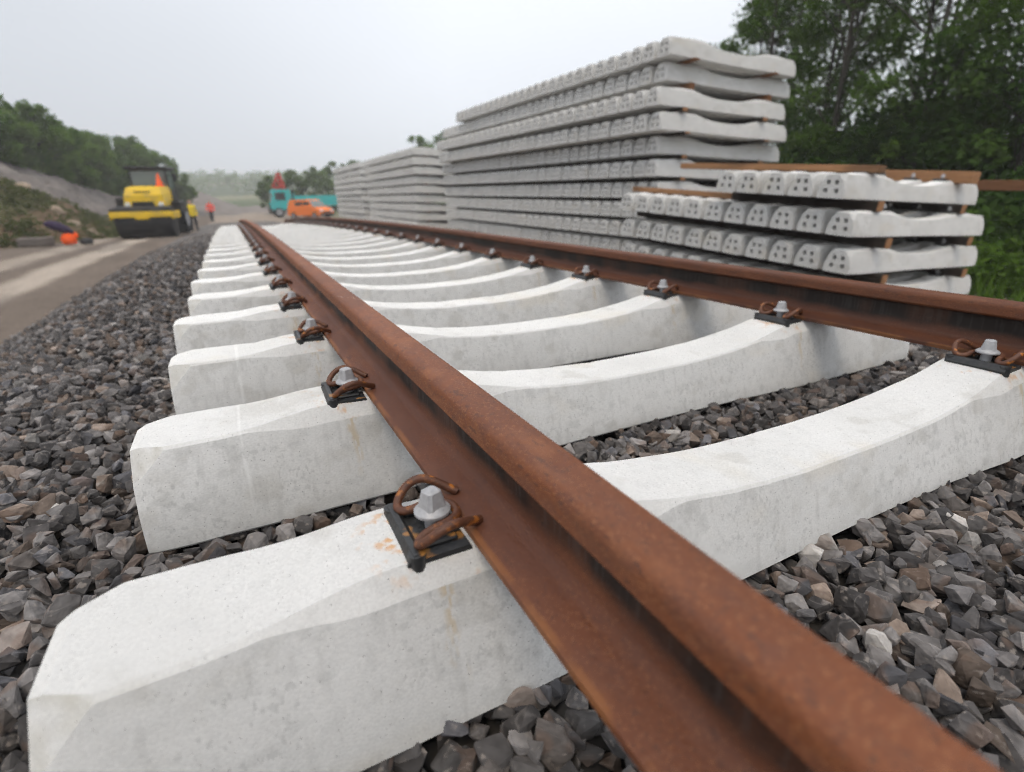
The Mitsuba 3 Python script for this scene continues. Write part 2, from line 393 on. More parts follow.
def ground_z(x, y):
    g = road_z(y)-0.06
    right = sstep(2.5, 4.2, x)*(1-sstep(16, 45, y))
    g = g*(1-right)+right*(-0.62-0.04*(x-4)+0.02*np.minimum(np.maximum(y-2, 0), 12))
    return g


xs = np.concatenate([-np.geomspace(700, 12, 18), np.arange(-11, 20, 0.75), np.geomspace(20, 700, 16)])
ys = np.concatenate([np.arange(-14, 50, 1.0), np.geomspace(50, 1500, 26)])
X, Y = np.meshgrid(xs, ys, indexing='ij')
Z = ground_z(X, Y)+(nfbm(np.stack([X*.5, Y*.5, X*0], -1))-.5)*0.10
put('ground', grid(np.stack([X, Y, Z], -1)), 'ground_soil', True); tag('ground', 'bare brown soil of the site with weeds under the trees', kind='structure')
xs = np.arange(-11.5, -2.55, 0.18); ys = np.concatenate([np.arange(-4, 30, 0.35), np.arange(30, 75, 1.0)])
X, Y = np.meshgrid(xs, ys, indexing='ij')
rut = -0.035*(np.exp(-((X+4.45)/.3)**2)+np.exp(-((X+5.85)/.3)**2))
put('haul_road', grid(np.stack([X, Y, road_z(Y)+rut+(nfbm(np.stack([X*1.5, Y*1.1, X*0], -1))-.5)*0.07], -1)), 'road', True)
tag('haul_road', 'brown dirt haul road with pale wheel tracks beside the ballast', kind='structure')

prof = [(-3.35, -9), (-2.05, -0.075), (-1.75, -0.045), (1.75, -0.045), (2.05, -0.09), (3.2, -9)]
def bed_z(x, y):
    toe = road_z(y)-0.03; top = zoff(y)
    h = np.interp(x, [-3.15, -1.95, -1.6, 1.6, 1.95, 3.2], [0, .93, 1, 1, .93, 0])
    return toe+(top-0.045-toe)*h


xs = np.linspace(-3.4, 3.3, 46); ys = np.concatenate([np.arange(-3, 20, 0.3), np.arange(20, 46, 1.5)])
X, Y = np.meshgrid(xs, ys, indexing='ij')
put('ballast_bed', grid(np.stack([X, Y, bed_z(X, Y)], -1)), 'bed', True)
tag('ballast_bed', 'bed of grey and brown crushed stone ballast under the track', kind='structure')

# left cutting: polylines foot, break and crest, lofted
Fp = np.array([[-9.98, 19.57, -.72], [-7.86, 22.67, -.74], [-6.72, 24.67, -.76], [-5.79, 28.45, -.80], [-4.9, 34, -.95], [-4.6, 44, -1.15], [-4.6, 60, -1.2]])
Fp[0] = [-11.6, 9, -.68]
Bp = np.array([[-14.5, 14, 2.9], [-9.82, 32.19, 1.80], [-8.52, 34.88, .79], [-7.53, 40.1, -.45], [-6.2, 46, -.70], [-5.6, 54, -.80], [-5.4, 66, -.9]])
Cp = np.array([[-18.5, 18, 4.6], [-12.15, 41.61, 2.9], [-10.35, 45.08, 2.1], [-8.94, 51.8, 1.16], [-7.4, 60, .75], [-6.6, 70, .4], [-6.4, 80, .2]])
Kp = Cp+np.array([-45, 18, 2.5])
def loft(A, B, na, nb, rough, freq):
    u = np.linspace(0, len(A)-1, na); i = np.minimum(u.astype(int), len(A)-2); t = (u-i)[:, None]
    a, b = A[i]*(1-t)+A[i+1]*t, B[i]*(1-t)+B[i+1]*t
    s = np.linspace(0, 1, nb)[None, :, None]
    P = a[:, None]*(1-s)+b[:, None]*s
    fade = np.minimum(1, 6*np.minimum(s[..., 0], 1-s[..., 0])+0.0)
    P[..., 2] += (nfbm(P*freq)-.45)*rough*fade
    return P


bankP = loft(Fp, Bp, 160, 40, 1.2, 0.6); screeP = loft(Bp, Cp, 160, 34, 1.3, 0.8); topP = loft(Cp, Kp, 60, 14, 0.6, .3)
put('earth_bank', grid(bankP), 'bank', True); tag('earth_bank', 'brown earth bank with patches of dark weeds left of the road', kind='structure')
put('stone_slope', grid(screeP), 'scree', True); tag('stone_slope', 'grey stony cutting slope above the earth bank', kind='structure')
put('hilltop', grid(topP), 'bank', True); tag('hilltop', 'wooded ground above the cutting', kind='structure')
# distant rise
xs = np.linspace(-260, 420, 70); ys = np.linspace(130, 900, 50)
X, Y = np.meshgrid(xs, ys, indexing='ij')
Hh = -1.6+sstep(130, 420, Y)*(13+9*(nfbm(np.stack([X*.012, Y*.008, X*0], -1))-.5)*2+3*(nfbm(np.stack([X*.07, Y*.05, X*0+4], -1))-.5))*sstep(-260, -150, X)
put('distant_hill', grid(np.stack([X, Y, Hh], -1)), 'hill_green', True); tag('distant_hill', 'far hill paled by mist at the end of the cutting', kind='structure')
xs = np.linspace(-22, 26, 40); ys = np.linspace(62, 130, 34)
X, Y = np.meshgrid(xs, ys, indexing='ij')
Hh = -1.35+sstep(66, 112, Y)*4.2*np.clip((2-X)/9, 0.12, 1)+sstep(62, 75, Y)*(nfbm(np.stack([X*.25, Y*.2, X*0], -1))-.4)*.9
put('spoil_slope', grid(np.stack([X, Y, Hh], -1)), 'scree', True); tag('spoil_slope', 'pale stony slope beyond the end of the track', kind='structure')

rg = np.random.default_rng(77); n = 1500
wx, wy = rg.uniform(-120, 330, n), rg.uniform(230, 560, n)
wz = -1.6+sstep(130, 420, wy)*13*1.0*sstep(-260, -150, wx)
k_ = nfbm(np.stack([wx*.02, wy*.02, wx*0], -1)) > .47
cen = np.stack([wx, wy, wz+rg.uniform(1, 4, n)], 1)[k_]
FARWOOD = cen
# air
scene['mist'] = {'type': 'homogeneous', 'albedo': {'type': 'rgb', 'value': [.95, .955, .96]}, 'sigma_t': {'type': 'rgb', 'value': [.0018]*3}}
scene['haze'] = {'type': 'cube', 'to_world': T().translate([0, 395, 7]).scale([1200, 1300, 11]), 'bsdf': {'type': 'null'}, 'interior': {'type': 'ref', 'id': 'mist'}}
scene['camera']['medium'] = {'type': 'ref', 'id': 'mist'}
tag('haze', 'thin grey mist in the air', 'mist', kind='stuff')

# ------------------------------------------------------------------ ballast stones
rng = np.random.default_rng(7)
HULLS = []
for i in range(36):
    n = rng.integers(8, 13)
    p = rng.normal(size=(n, 3)); p /= np.linalg.norm(p, axis=1, keepdims=True)
    p *= rng.uniform(.78, 1.0, (n, 1))
    p = np.sign(p)*np.abs(p)**rng.uniform(.5, .9)
    h = trimesh.convex.convex_hull(p)
    v = h.vertices-(h.vertices.max(0)+h.vertices.min(0))/2
    v /= np.abs(v).max(0)
    HULLS.append((v, np.array(h.faces)))
HULLS3, HULLS2 = [], []
for v, f in HULLS:      # chipped edges for the near ones
    for bank, nref in ((HULLS3, 3), (HULLS2, 2)):
        t = unman(man(M(v, f)).refine(nref)); t.merge_vertices()
        trimesh.smoothing.filter_laplacian(t, lamb=.22, iterations=1)
        vv, ff = np.array(t.vertices), np.array(t.faces)
        vv = vv*(1+0.09*(nfbm(vv*2.3+3, 2)-.5)[:, None])
        vv += 0.05*(np.stack([meshkit.noise(vv*3.5, 1), meshkit.noise(vv*3.5, 2), meshkit.noise(vv*3.5, 3)], -1)-.5)
        vv += 0.030*(np.stack([meshkit.noise(vv*9, 4), meshkit.noise(vv*9, 5), meshkit.noise(vv*9, 6)], -1)-.5)
        vv *= 1.06
        bank.append((vv, ff))

spots = []   # x, y, spacing layer
def field(x0, x1, y0, y1, sp, layers=1, r=(.015, .041)):
    for L in range(layers):
        nx, ny = int((x1-x0)/sp), int((y1-y0)/sp)
        gx, gy = np.meshgrid(np.arange(nx), np.arange(ny), indexing='ij')
        x = x0+(gx+rng.uniform(0, 1, gx.shape))*sp; y = y0+(gy+rng.uniform(0, 1, gx.shape))*sp
        s = r[0]+(r[1]-r[0])*rng.beta(1.6, 2.2, gx.shape)
        o = rng.permutation(x.size)
        spots.extend(zip(x.ravel()[o], y.ravel()[o], s.ravel()[o]))
def near_field(x0, x1, y0, y1, sp, layers):
    field(x0, x1, y0, y1, sp, layers)
SM = (.012, .0285)
field(-3.14, -2.6, -0.4, 2.6, .040, 2, SM)
field(-2.6, -1.2, -0.5, 2.6, .035, 2, SM)
field(-1.2, 1.9, -0.62, 0.95, .035, 2, SM)
field(-1.2, 1.9, 0.95, 2.7, .042, 1, (.014, .030))
field(-3.15, -1.2, 2.6, 6.0, .043, 1, (.014, .032))
field(-3.2, -1.2, 6.0, 10.0, .052, 1, (.018, .036))
field(-3.2, -1.2, 10.0, 17.0, .068, 1, (.024, .044))
field(1.3, 3.3, -0.7, 6.0, .062, 1, (.018, .034))
CELL = 0.007
gx0, gy0 = -3.6, -1.2
Hm = np.zeros((int(7.2/CELL), int(19/CELL)), np.float32)
gxx, gyy = np.meshgrid(gx0+np.arange(Hm.shape[0])*CELL, gy0+np.arange(Hm.shape[1])*CELL, indexing='ij')
Hm[:] = bed_z(gxx, gyy)
stones = []
for (x, y, s) in spots:
    # under a sleeper's body there is no loose stone
    k = round(y/.6)
    if abs(x) < 1.27 and abs(y-.6*k) < 0.105: continue
    hi = int(rng.integers(0, 36)); v, f = HULLS[hi]
    ax = s*np.array([1.0, rng.uniform(.72, .98), rng.uniform(.58, .86)])
    q = trimesh.transformations.random_rotation_matrix(rng.uniform(size=3))[:3, :3] if rng.uniform() < .22 else None
    a, tx, ty = rng.uniform(0, 2*PI), rng.normal(0, .30), rng.normal(0, .30)
    Rz = np.array([[math.cos(a), -math.sin(a), 0], [math.sin(a), math.cos(a), 0], [0, 0, 1]])
    Rx = np.array([[1, 0, 0], [0, math.cos(tx), -math.sin(tx)], [0, math.sin(tx), math.cos(tx)]])
    Ry = np.array([[math.cos(ty), 0, math.sin(ty)], [0, 1, 0], [-math.sin(ty), 0, math.cos(ty)]])
    Rm = q if q is not None else Rx @ Ry @ Rz
    Am = Rm*ax
    w = v @ Am.T
    hx, hy, hz = np.abs(w).max(0)
    i0, i1 = int((x-hx*.85-gx0)/CELL), int((x+hx*.85-gx0)/CELL)+1
    j0, j1 = int((y-hy*.85-gy0)/CELL), int((y+hy*.85-gy0)/CELL)+1
    if i0 < 0 or j0 < 0 or i1 >= Hm.shape[0] or j1 >= Hm.shape[1]: continue
    sub = Hm[i0:i1, j0:j1]
    dx = (gx0+np.arange(i0, i1)*CELL-x)/hx; dy = (gy0+np.arange(j0, j1)*CELL-y)/hy
    r2 = np.clip(1-dx[:, None]**2-dy[None]**2, 0, 1)
    dome = hz*np.sqrt(r2)*.9
    zc = np.quantile(sub+dome, .62)
    top = bed_z(x, y)+(.048 if abs(x) < 1.32 else .060)
    if zc+hz*.6 > top: zc = min(zc, top-hz*.6+rng.uniform(-.004, .010))
    np.maximum(sub, (zc+dome)*(r2 > 0)+(-9)*(r2 <= 0), out=sub)
    c = np.array([x, y, zc])
    stones.append((hi, Am, c, rng.uniform(0, 1), rng.uniform(0, 1), f))
# those that show largest come first
def pix(p):
    d = np.asarray(p)-EYE
    z = d @ fwd
    return 512+F_PX*(d @ rgt)/z, 386-F_PX*(d @ upv)/z, z
C = np.array([s[2] for s in stones]); pu, pv, pz = pix(C)
seen = (pu > 0) & (pu < 1024) & (pv > 0) & (pv < 772) & (pz > 0)
blocked = np.zeros(len(C), bool)                       # behind or beneath the two nearest sleepers and the left rail
for t in np.linspace(0.05, .97, 60):
    q = C+(EYE-C)*t
    for k in range(-1, 8):
        yl = np.abs(q[:, 1]-.6*k)
        blocked |= (np.abs(q[:, 0]) < 1.27) & (yl < .14-.2*np.maximum(q[:, 2], 0)) & (q[:, 2] > 0) & (q[:, 2] < .18)
    for xr in (-.7525, .7525):
        blocked |= (np.abs(q[:, 0]-xr) < .034) & (q[:, 2] > .22) & (q[:, 2] < .36)
top_h = np.array([Hm[min(int((c[0]-gx0)/CELL), Hm.shape[0]-1), min(int((c[1]-gy0)/CELL), Hm.shape[1]-1)] for c in C])
size_px = np.array([np.linalg.norm(s[1][:, 0]) for s in stones])/np.maximum(pz, .05)*np.where(seen & ~blocked & (C[:, 2] > top_h-.035), 1, 0)
order = np.argsort(-size_px)
single = set(order[:300].tolist())
def stone_mesh(s, fine):
    v, f = (HULLS, HULLS2, HULLS3)[fine][s[0]]
    w = v @ s[1].T+s[2]
    return w, f, np.tile([s[3], s[4]], (len(w), 1))
n_ = 0
for i in order[:300]:
    w, f, uv = stone_mesh(stones[i], 2)
    key = 'ballast_bed__stone' + (f'_{n_:03d}' if n_ else ''); n_ += 1
    put(key, (w, f), 'stone', False, uv=uv)
vs, fs, us, at = [], [], [], 0
for i, s in enumerate(stones):
    if i in single: continue
    w, f, uv = stone_mesh(s, 0 if not seen[i] or blocked[i] or pz[i] > 3.0 else (2 if pz[i] < 1.5 else 1))
    vs.append(w); fs.append(f+at); us.append(uv); at += len(w)
put('ballast_bed__crushed_stone', (np.vstack(vs), np.vstack(fs)), 'stone', False, uv=np.vstack(us)); tag('ballast_bed__crushed_stone', kind='stuff')
print('stones', len(stones), 'tris', sum(len(f) for f in fs))

# ------------------------------------------------------------------ sleepers
def sleeper_mesh(nst, holes=True, wobble=0.0008, seed=0, endw=.138):
    L = 1.29
    xk = np.array([0, .12, .28, .45, .57, .62, .90, .95, 1.0, 1.06, 1.13, 1.22, 1.29])
    hk = np.array([.150, .151, .158, .178, .203, .2135, .2185, .217, .211, .2035, .2005, .2005, .197])
    from scipy.interpolate import PchipInterpolator
    Hf = PchipInterpolator(xk, hk)
    x = np.unique(np.concatenate([np.linspace(-1.215, 1.215, nst), -1.225-np.array([0, .08, .3, .5, .75, .93, 1])*.065, 1.225+np.array([0, .08, .3, .5, .75, .93, 1])*.065]))
    rings = []
    for xx in x:
        a = abs(xx); H = float(Hf(a))
        wb = np.interp(a, [0, .35, .6, 1.15, 1.29], [.118, .124, .140, .140, endw])
        wt = np.interp(a, [0, .35, .50, .58, .95, 1.02, 1.12, 1.29], [.076, .077, .071, .067, .067, .071, .085, .088])
        e = max(0, (a-1.23)/.06)
        seat = max(float(sstep(1.10, .95, a)*(a > .75)), float(sstep(.44, .58, a)*(a <= .75)))
        ch, cv = .004+.020*seat, .005+.026*seat
        wt2 = wt-e*.034; ch2 = ch+e*.034; cv2 = cv+e*.058
        H2 = H-.006*max(0, (a-1.275)/.015)
        inset = .006*max(0, (a-1.275)/.015)
        sw = wt+ch+(wb-wt-ch)*(cv2-cv)/max(H-cv, .01)      # stay on the sloping side
        sh = H-cv2
        bu = .003+.006*float(sstep(.95, 1.2, a))
        p = [(wb-.005-inset, 0), (wb-inset, .006), (wb-inset+(sw-wb)*.33+bu, sh*.33), (wb-inset+(sw-wb)*.66+bu*1.3, sh*.66), (sw-inset+bu*.5, sh),
             (wt2, H2), (wt2*.4, H2+.0006)]
        full = p+[(-b, c) for b, c in p[::-1]]
        rings.append([(xx, b, c) for b, c in full])
    P = np.array(rings)
    k = P.shape[1]
    nz = np.stack([meshkit.noise(P*14+seed, 3), meshkit.noise(P*14+seed, 4), meshkit.noise(P*14+seed, 5)], -1)-.5
    P += nz*wobble*2*np.array([.3, 1, 1])
    chip = meshkit.noise(P*40+seed*3, 8)
    top = np.array([4, 5, 8, 9]); P[:, top, 2] -= np.clip(chip[:, top]-.74, 0, 1)*.014
    a, b = P.shape[:2]
    v = P.reshape(-1, 3)
    i, j = np.meshgrid(np.arange(a-1), np.arange(b), indexing='ij'); j2 = (j+1) % b
    q = np.stack([i*b+j, i*b+j2, (i+1)*b+j2, (i+1)*b+j], -1).reshape(-1, 4)
    f = [np.vstack([q[:, [0, 2, 1]], q[:, [0, 3, 2]]])]
    c0, c1 = len(v), len(v)+1
    v = np.vstack([v, P[0].mean(0), P[-1].mean(0)])
    s = np.arange(b); s2 = (s+1) % b
    f.append(np.stack([s, s2, s*0+c0], 1)); f.append(np.stack([(a-1)*b+s2, (a-1)*b+s, s*0+c1], 1))
    m = M(v, np.vstack(f))
    if m.volume < 0: m.invert()
    if holes:
        cut = []
        for e in (-1, 1):
            for yy, zz in ((-.052, .060), (.052, .060), (-.038, .128), (.038, .128)):
                cut.append(man(cyl((e*1.31, yy, zz), (e*1.15, yy, zz), .0225, 12, .021)))
        m = unman(man(m)-m3.Manifold.batch_boolean(cut, m3.OpType.Add))
    return m


track_sleepers = [sleeper_mesh(90, False, seed=k) for k in range(4)]
NTRACK = 36
rng = np.random.default_rng(3)
for k in range(NTRACK):
    key = numbered('track_sleeper')
    dx, rz = (rng.uniform(-.012, .012), rng.uniform(-.25, .25)) if k > 2 else ((0, 0) if k == 0 else ((.006, 0) if k == 1 else (.022, .1)))
    y = k*.6; slope = math.degrees(math.atan2(float(zoff(y+.05)-zoff(y-.05)), .1))
    if k < 4:
        put(key, track_sleepers[k], 'concrete', 17, to=T().translate([dx, y, float(zoff(y))]).rotate([0, 0, 1], rz).rotate([1, 0, 0], slope))
    else:
        if k == 4:
            scene['sleeper_shape'] = {'type': 'shapegroup', 'body': mikit.ply(sleeper_mesh(50, False, seed=9), 'concrete', smooth=17)}
        scene[key] = {'type': 'instance', 'shapegroup': {'type': 'ref', 'id': 'sleeper_shape'}, 'to_world': T().translate([dx, y, float(zoff(y))]).rotate([0, 0, 1], rz).rotate([1, 0, 0], slope)}
    if k == 0: lab = 'nearest white concrete sleeper under the rusty rails, its left end filling the bottom left corner'
    elif k < 20: lab = f'{ordinal(k+1)} white concrete sleeper from the camera, lying under both rusty rails'
    else: lab = 'white concrete sleeper under the rails at the far crest of the track, beyond the twentieth'
    tag(key, lab, 'railway sleeper', 'concrete sleepers laid under the rails')

# ------------------------------------------------------------------ rails
ZF = 0.2185
half = [(.070, .0), (.070, .0095), (.066, .0115), (.030, .0205), (.018, .026), (.011, .036), (.0085, .060), (.0090, .085), (.013, .096), (.020, .1005), (.032, .1050), (.0342, .1085),
        (.0338, .1260), (.0322, .1330), (.028, .1385), (.019, .1420), (.008, .143)]
sec = np.array(half+[(-a, b) for a, b in half[::-1]])
ysr = np.concatenate([np.arange(-1.4, 6, .1), np.arange(6, 21.3, .3)])
def rail_mesh(x0, cant):
    P = []
    ca, sa = math.cos(cant), math.sin(cant)
    for y in ysr:
        x = sec[:, 0]*ca+sec[:, 1]*sa; z = -sec[:, 0]*sa+sec[:, 1]*ca
        P.append(np.stack([x0+x, np.full(len(x), y), ZF+z+zoff(y)], -1))
    P = np.array(P); b = P.shape[1]; a = len(P)
    v = P.reshape(-1, 3)
    i, j = np.meshgrid(np.arange(a-1), np.arange(b), indexing='ij'); j2 = (j+1) % b
    q = np.stack([i*b+j, i*b+j2, (i+1)*b+j2, (i+1)*b+j], -1).reshape(-1, 4)
    cap = trimesh.creation.triangulate_polygon(__import__('shapely').geometry.Polygon(sec), engine='earcut')
    from scipy.spatial import cKDTree
    idx = cKDTree(sec).query(cap[0])[1]; cf = idx[cap[1]]
    f = np.vstack([q[:, [0, 2, 1]], q[:, [0, 3, 2]], cf, cf[:, ::-1]+(a-1)*b])
    m = M(v, f)
    if m.volume < 0: m.invert()
    return m
for x0, cant, lab in ((-.7525, .006, 'rusty brown steel rail running from the bottom right corner to the crest, nearest the camera'),
                      (.7525, -.006, 'rusty brown steel rail beside the stacks of sleepers, farther from the camera')):
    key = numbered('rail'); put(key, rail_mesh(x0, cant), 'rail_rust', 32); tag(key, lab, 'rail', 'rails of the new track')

# ------------------------------------------------------------------ fastenings: guide plate, spring clip, screw
def guide_plate():
    # angled black plate; +x towards the rail
    base = prism([(-.046, -.014), (-.056, .003), (-.047, .0160), (-.039, .0160), (-.032, .007), (.029, .007), (.031, .001), (.031, -.014)], -.064, .062)
    rib = [box(-.006, s*.040, .0095, .050, .012, .006, .002) for s in (-1, 1)]+[box(.022, 0, .010, .012, .060, .008, .002)]
    ear = [cyl((-.042, s*.058, -.010), (-.042, s*.058, .0150), .0115, 18) for s in (-1, 1)]
    return join([base]+rib+ear)
def spring_clip():
    side = lambda s: [(.0520, s*.0400, .0235), (.0410, s*.0480, .0290), (.0240, s*.0580, .0390), (.0060, s*.0650, .0450), (-.0120, s*.0660, .0410), (-.0270, s*.0610, .0300), (-.0350, s*.0520, .0200),
                      (-.0330, s*.0410, .0165), (-.0220, s*.0330, .0190), (-.0040, s*.0300, .0230), (.0150, s*.0260, .0240), (.0290, s*.0150, .0240)]
    p = side(-1)+[(.0325, 0, .0240)]+side(1)[::-1]
    q = catmull(p, 12)
    return tube(q, 0.0063, 18)
def screw():
    a = [cyl((0, 0, .006), (0, 0, .032), .012, 16), cyl((0, 0, .0295), (0, 0, .0330), .0250, 32), cyl((0, 0, .0330), (0, 0, .0355), .0250, 32, .0222),
         cyl((0, 0, .0355), (0, 0, .0395), .0222, 32, .0165)]
    p = []
    for z, w, c in ((.0385, .0158, .005), (.0575, .0118, .0040), (.0610, .0112, .0040), (.0630, .0085, .0032)):
        for sx in (-1, 1):
            for sy in (-1, 1):
                p += [(sx*w, sy*(w-c), z), (sx*(w-c), sy*w, z)]
    head = trimesh.convex.convex_hull(np.array(p)); head.apply_transform(trimesh.transformations.rotation_matrix(.35, [0, 0, 1]))
    marks = [box(.0205*math.cos(t), .0205*math.sin(t), .0398, .0022, .004, .0014, .0004, rot=(t, [0, 0, 1])) for t in (-2.2, -2.0, -1.7, -1.5)]
    return join(a+[head])
GP, SC, SW = guide_plate(), spring_clip(), screw()
scene['fastening_shape'] = {'type': 'shapegroup', 'guide_plate': mikit.ply(GP, 'black_plastic', smooth=25), 'spring_clip': mikit.ply(SC, 'clip_rust', smooth=40), 'screw': mikit.ply(SW, 'zinc', smooth=30)}
rng = np.random.default_rng(5)
def zs_at(x): return np.interp(abs(x), [.57, .62, .90, .95], [.199, .2125, .2185, .216])
for k in range(28):
    y = k*.6
    for x, r, which in ((-.7525-.104, 0, 'outer side of the near rail'), (.7525-.104, 0, 'inner side of the far rail'), (-.7525+.104, 180, 'inner side of the near rail'), (.7525+.104, 180, 'outer side of the far rail')):
        if k > 12 and r == 180: continue
        key = numbered('rail_fastening')
        tw = T().translate([x, y-.006, .2135+float(zoff(y))]).rotate([0, 0, 1], r+rng.uniform(-2, 2))
        if k == 0: tw = T().translate([x, y-.008, .2125]).rotate([0, 0, 1], r)
        scene[key] = {'type': 'instance', 'shapegroup': {'type': 'ref', 'id': 'fastening_shape'}, 'to_world': tw}
        w = 'nearest' if k == 0 else ordinal(k+1)
        lab = f'{w} rusty spring clip with grey screw on the {which}'
        if k >= 15: lab = f'rusty spring clip beyond the fifteenth on the {which}'
        tag(key, lab, 'rail clip', 'spring clips along the '+which)

# ------------------------------------------------------------------ stacks of sleepers
SB = sleeper_mesh(26, True, seed=21, endw=.128)
SBT = SB.copy(); SBT.vertices = SBT.vertices*np.array([1, 1, 1.15])
SBN = SB.copy(); SBN.vertices = SBN.vertices*np.array([1, 1, 1.06])
scene['stack_shape'] = {'type': 'shapegroup', 'body': mikit.ply(SBT, 'stack_concrete', smooth=18)}
near_parts = {'type': 'shapegroup', 'body': mikit.ply(SBN, 'stack_concrete', smooth=18)}
i_ = 0
for x, r in ((-.8565, 0), (.6485, 0), (-.6485, 180), (.8565, 180)):
    sfx = f'_{i_:03d}' if i_ else ''; i_ += 1
    t4 = trimesh.transformations.rotation_matrix(math.radians(r), [0, 0, 1]); t4[:3, 3] = (x, 0, .2300)
    a, b = SW.copy(), GP.copy(); a.apply_transform(t4); b.apply_transform(t4)
    near_parts['screw'+sfx] = mikit.ply(a, 'zinc', smooth=30); near_parts['guide_plate'+sfx] = mikit.ply(b, 'black_plastic', smooth=25)
scene['fitted_sleeper_shape'] = near_parts


def basis(th, tx, ty):
    a = np.array([math.cos(th), math.sin(th), tx]); b = np.array([-math.sin(th), math.cos(th), ty])
    a /= np.linalg.norm(a); b -= a*a.dot(b); b /= np.linalg.norm(b)
    return a, b, np.cross(a, b)
def pose(P, B):
    m = np.eye(4); m[:3, 0], m[:3, 1], m[:3, 2], m[:3, 3] = B[0], B[1], B[2], P
    return T(m.tolist())
rng = np.random.default_rng(11)
far_mesh, far_bat = [], []
FARM = sleeper_mesh(12, True, seed=2, endw=.128)
SBv, SBf = FARM.vertices*np.array([1, 1, 1.15]), FARM.faces.copy()
def lay(P0, B, i, shape, label, group, far=False, cat='railway sleeper', rz=None):
    """the i-th sleeper of a row whose front left bottom corner is P0"""
    j = rng.uniform(-.012, .012); r = rng.uniform(-.006, .006)
    P = np.asarray(P0)+B[0]*(1.29+j)+B[1]*(.14+i*.3)
    a = B[0]+B[1]*r; a /= np.linalg.norm(a); b = np.cross(B[2], a)
    if far:
        R_ = np.stack([a, b, B[2]], 1); far_mesh.append(M(SBv @ R_.T+P, SBf)); return
    key = numbered('stacked_sleeper')
    scene[key] = {'type': 'instance', 'shapegroup': {'type': 'ref', 'id': shape}, 'to_world': pose(P, (a, b, B[2]))}
    tag(key, label, cat, group)
def batten(P0, B, s, L, w, h, label, off=-.10, mat='batten_wood', zf=0, name='timber_batten', group=None):
    P = np.asarray(P0)+B[0]*s+B[1]*(off+L/2)+B[2]*(zf+h/2)
    m = box(0, 0, 0, w, L, h, .006)
    key = numbered(name); put(key, m, mat, False, to=pose(P, B)); tag(key, label, 'timber batten', group)
WL = {0: 'top', 1: 'second', 2: 'third', 3: 'fourth', 4: 'fifth', 5: 'sixth', 6: 'seventh', 7: 'eighth', 8: 'ninth', 9: 'tenth'}
# low stack, nearest
NB = basis(.030, -.043, .062)
near_rows = [((3.90, 2.47, .560), 5), ((3.965, 2.365, .231), 11), ((4.005, 2.355, -.108), 11), ((4.03, 2.36, -.440), 11)]
for L_, (P0, n) in enumerate(near_rows):
    for i in range(n):
        lab = f'{ordinal(i+1)} sleeper from the near end in the {WL[L_]} layer of the low stack'
        lay(P0, NB, i, 'fitted_sleeper_shape', lab, 'sleepers of the low stack by the rail')
    hh = .330-.2320 if L_ < 4 else .1
    for s, nm in ((.44, 'left'), (2.06, 'right')):
        if L_ < 3:
            batten(P0, NB, s, n*.3+.15, .10, hh-.004, f'brown timber batten under the {WL[L_]} layer of the low stack, {nm} seat', zf=-hh+.002, group='timber battens in the low stack')
        else:
            batten(P0, NB, s, n*.3+.15, .12, .09, f'dark timber bearer on the ground under the low stack, {nm} side', zf=-.092, mat='old_timber', name='timber_bearer', group='ground bearers of the low stack')
P0 = np.array(near_rows[0][0])
batten(P0, NB, .44, 2.45, .12, .065, 'thin brown timber lying along the left seats on top of the low stack', off=-.02, zf=.237, name='timber_board', mat='timber')
batten(P0, NB, 2.08, 2.9, .16, .120, 'thick brown timber lying along the right end on top of the low stack', off=-.10, zf=.207, name='timber_board', mat='timber')
batten(near_rows[1][0], NB, .44, 1.75, .12, .065, 'short brown timber on the lower step of the low stack beside the top layer', off=1.75, zf=.237, name='timber_board', mat='timber')
batten((8.1, 2.2, .565), basis(.03, -.02, .03), .1, 3.4, .16, .13, 'dark brown timber behind the low stack at the right edge of the picture', off=-.3, mat='old_timber', name='timber_board')
key = numbered('timber_trestle')
put(key, join([box(8.2, 2.25+d, 0.02, .12, .12, 1.08, .01) for d in (.2, 1.6, 2.9)]), 'old_timber', False); tag(key, 'dark timber trestle posts behind the low stack carrying a beam', 'trestle')
# tall stack
BB = basis(-.010, -.038, .010)
rows = [(4.64, 5.69, 2.398, 27), (4.72, 5.82, 2.125, 31), (4.42, 5.60, 1.770, 31), (4.46, 5.56, 1.462, 31), (4.63, 5.76, 1.178, 31), (4.62, 5.74, .870, 31), (4.67, 5.74, .567, 31), (4.66, 5.72, .270, 31), (4.66, 5.74, -.03, 31), (4.70, 5.75, -.33, 31)]
zt = [r[2] for r in rows]
for L_, (x, y, z, n) in enumerate(rows):
    for i in range(n):
        far = i >= 21
        lay((x, y, z), BB, i, 'stack_shape', f'{ordinal(i+1)} sleeper from the near end in the {WL[L_]} layer of the tall stack', 'sleepers of the tall stack', far=far)
    gap = z-(zt[L_+1] if L_ < 9 else z-.33)-.2515
    for s, nm in ((.44, 'left'), (2.06, 'right')):
        batten((x, y, z), BB, s, n*.3+.12, .10, max(.03, gap-.002), f'brown timber batten under the {WL[L_]} layer of the tall stack, {nm} seat', zf=-max(.03, gap)+.001, off=-.06, group='timber battens in the tall stack', mat='batten_wood' if L_ not in (1, 0) else 'old_timber')
